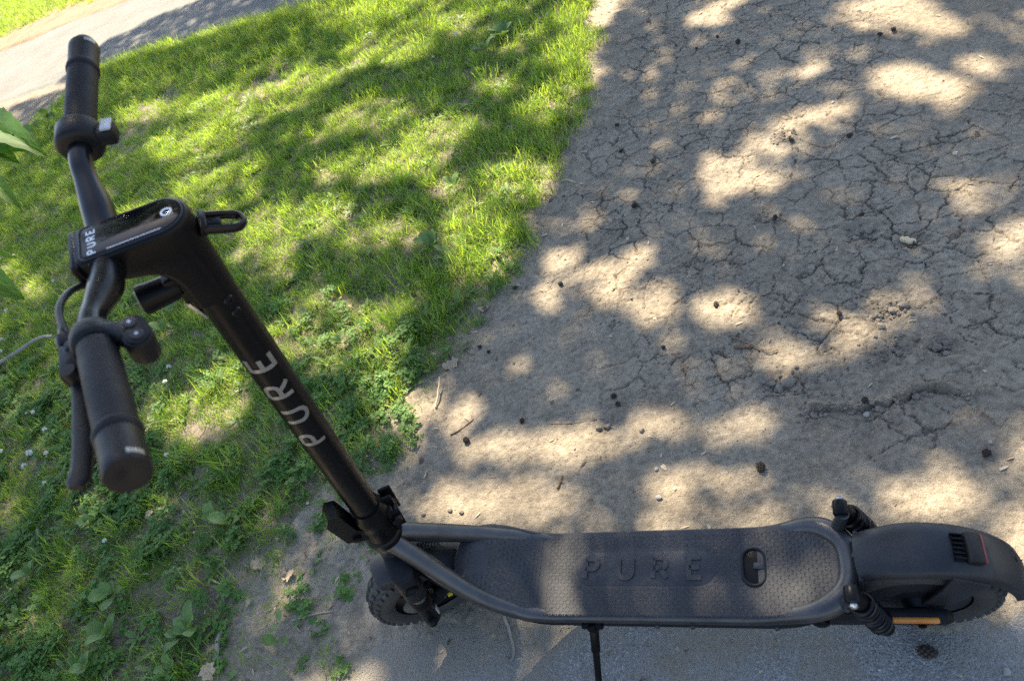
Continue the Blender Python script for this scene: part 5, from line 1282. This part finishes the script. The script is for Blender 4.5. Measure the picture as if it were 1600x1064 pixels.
WEEDS = [((-0.743, 0.233), 5, .062, 'plantain with a big pale leaf right of the left grip end'), ((-0.690, 0.217), 2, .07, 'two large leaves touching the plantain right of the grip'), ((-0.964, 0.014), 6, .062, 'plantain rosette in the middle of the lower left lawn'),
         ((-0.921, -0.087), 4, .075, 'plantain with the largest leaves near the bottom left'), ((-1.335, 0.071), 5, .06, 'small leaved rosette in the lower left shade'), ((-0.654, -0.066), 5, .065, 'upright weed beside the grey stick'), ((-0.671, -0.089), 4, .06, 'weed with pale leaves left of the grey stick'),
         ((-0.402, -0.050), 2, .05, 'seedling with two leaves on bare soil, upper'), ((-0.380, -0.097), 2, .05, 'seedling with two leaves on bare soil, lower'), ((-0.341, 1.237), 6, .075, 'broad pale leaved plant in the lawn right of the stem'), ((-0.280, 1.190), 4, .06, 'round leaved weed beside the broad pale plant'),
         ((-1.425, 1.037), 5, .07, 'broad leaved weed under the button pod'), ((-1.458, 1.160), 4, .06, 'round leaved weed under the headlight bracket'), ((-0.358, 2.755), 6, .09, 'dark rosette in the shaded upper lawn'), ((-0.438, 2.656), 4, .08, 'second dark rosette in the shaded upper lawn'),
         ((-1.329, -0.078), 4, .06, 'weed at the lower left corner'), ((-0.927, -0.167), 5, .06, 'broad weed at the bottom rim of the photo'), ((-0.667, -0.165), 4, .055, 'pale weed at the bottom rim beside dry litter'), ((-1.214, 0.230), 5, .05, 'sunlit weed under the brake lever tip'),
         ((-1.076, 0.331), 4, .05, 'weed just below the left grip end'), ((-0.176, 0.945), 4, .05, 'weed at the thin grass beside the mud'), ((-0.334, 1.573), 5, .06, 'leafy weed in half shade near the lawn edge'), ((-0.557, 0.835), 5, .05, 'weed in the lawn right of the stem lettering'), ((-3.844, 3.113), 4, .07, 'weed by the hanging leaves at the left rim')]
for k, (xy, n_, s, lab) in enumerate(WEEDS):
    o = empty('broad_leaved_weed', (xy[0], xy[1], ground_z(*xy) - .004)); tag(o, lab, 'weed', 'broad leaved weeds in the lawn'); a0 = random.uniform(0, 6)
    for j in range(n_):
        lf = link('leaf', bl_meshes[(k + j) % 5], o); q = s * random.uniform(.62, .98); lf.scale = (q, q, q); lf.rotation_euler = (random.uniform(-.25, .25), random.uniform(-.65, -.15), a0 + j * 6.283 / n_ + random.uniform(-.3, .3)); lf.location = (0, 0, .012 + .004 * j)

# ---- leafy shrub shoots reaching in from the left
def veined_leaf(seed, m=16):
    mb = MB(); v = []; e_ = np.linspace(-1, 1, 13)
    for j in range(m + 1):
        t = j / m; w = .40 * math.sin(math.pi * t ** .8) ** .85 + .002
        w *= 1 + .05 * (1 if j % 2 else -1)
        for e in e_:
            vein = math.sin((t * 9 - abs(e) * 1.6) * 2 * math.pi)
            v.append((t + .02 * abs(e), w * e, (.16 if seed != 1 else .22) * math.sin(math.pi * t) * .6 + .10 * abs(e) * w + .009 * vein * min(1, abs(e) * 4) * (1 - abs(e) * .6) - .016 * math.exp(-(e / .06) ** 2) + .02 * math.sin(t * 7 + seed)))
    mb.add(v, [(13 * j + e, 13 * j + e + 1, 13 * j + e + 14, 13 * j + e + 13) for j in range(m) for e in range(12)], tint=.3 + .4 * random.random())
    return mb.build('leaf', m_linden, smooth=70, mesh_only=True)
vl = [veined_leaf(k) for k in range(3)]
def leaf_at(parent, base, tip, up, width, k):
    base = np.array(base); tip = np.array(tip); d = tip - base; L_ = np.linalg.norm(d); d = d / L_; up = norm(np.array(up) - d * (np.array(up) @ d)); s_ = np.cross(up, d)
    o = link('leaf', vl[k % 3], parent)
    W = width / .8
    pb = np.array(parent.location)
    Mx = Matrix(((d[0] * L_, s_[0] * W, up[0] * L_, base[0] - pb[0]), (d[1] * L_, s_[1] * W, up[1] * L_, base[1] - pb[1]), (d[2] * L_, s_[2] * W, up[2] * L_, base[2] - pb[2]), (0, 0, 0, 1)))
    o.matrix_local = Mx; return o
def shoot(label, root, stem_pts, leaves):
    o = empty('shrub_shoot', root); tag(o, label, 'shrub', 'shrub shoots at the left'); r0 = np.array(root)
    mb = MB(); q = spline(np.array([root] + stem_pts) - r0, 6); mb.tube(q, np.linspace(.005, .0015, len(q)), 8); mb.build('stem', m_stemgreen, o)
    for k, (b, t, w) in enumerate(leaves): leaf_at(o, b, t, (.85, -.7, .75), w, k)
ra = (-6.319, 3.228); rb = (-3.871, 1.475)
shoot('shrub shoot with big veined leaves hanging in at the left rim', (-1.95, .0, 0.), [(-2.748, 1.187, 0.800), (-1.446, 0.890, 0.950), (-0.864, 0.659, 1.000)],
      [((-1.006, 0.726, 1.000), (-0.626, 0.481, 0.985), .070), ((-0.870, 0.682, 1.000), (-0.528, 0.464, 0.985), .075), ((-0.892, 0.618, 1.000), (-0.601, 0.514, 0.990), .080), ((-0.730, 0.488, 0.990), (-0.563, 0.363, 0.950), .035), ((-1.359, 0.873, 0.960), (-0.936, 0.515, 0.930), .072), ((-1.359, 0.873, 0.960), (-1.554, 1.211, 0.960), .072)])
shoot('shrub shoot with a pale leaf tip below the big veined leaves', (-1.75, -.25, 0.), [(-1.904, 0.635, 0.750), (-1.108, 0.439, 0.880), (-0.660, 0.274, 0.930)],
      [((-0.633, 0.246, 0.930), (-0.416, 0.136, 0.900), .06), ((-0.696, 0.311, 0.930), (-0.543, 0.260, 0.910), .035), ((-1.076, 0.431, 0.880), (-0.715, 0.181, 0.860), .072)])
# ---- low leafy plant beside the gravel path at the far left
o_xy = (-3.981, 3.357)
o = empty('broad_leaved_weed', (o_xy[0], o_xy[1], .0)); tag(o, 'dark leafy bush plant at the path edge behind the right grip', 'weed', 'broad leaved weeds in the lawn')
for j in range(34):
    lf = link('leaf', bl_meshes[j % 5], o); q = random.uniform(.06, .11); lf.scale = (q, q, q); lf.location = (random.gauss(0, .28), random.gauss(0, .10), random.uniform(.02, .11)); lf.rotation_euler = (random.uniform(-.4, .4), random.uniform(-.6, .1), random.uniform(0, 6.28))
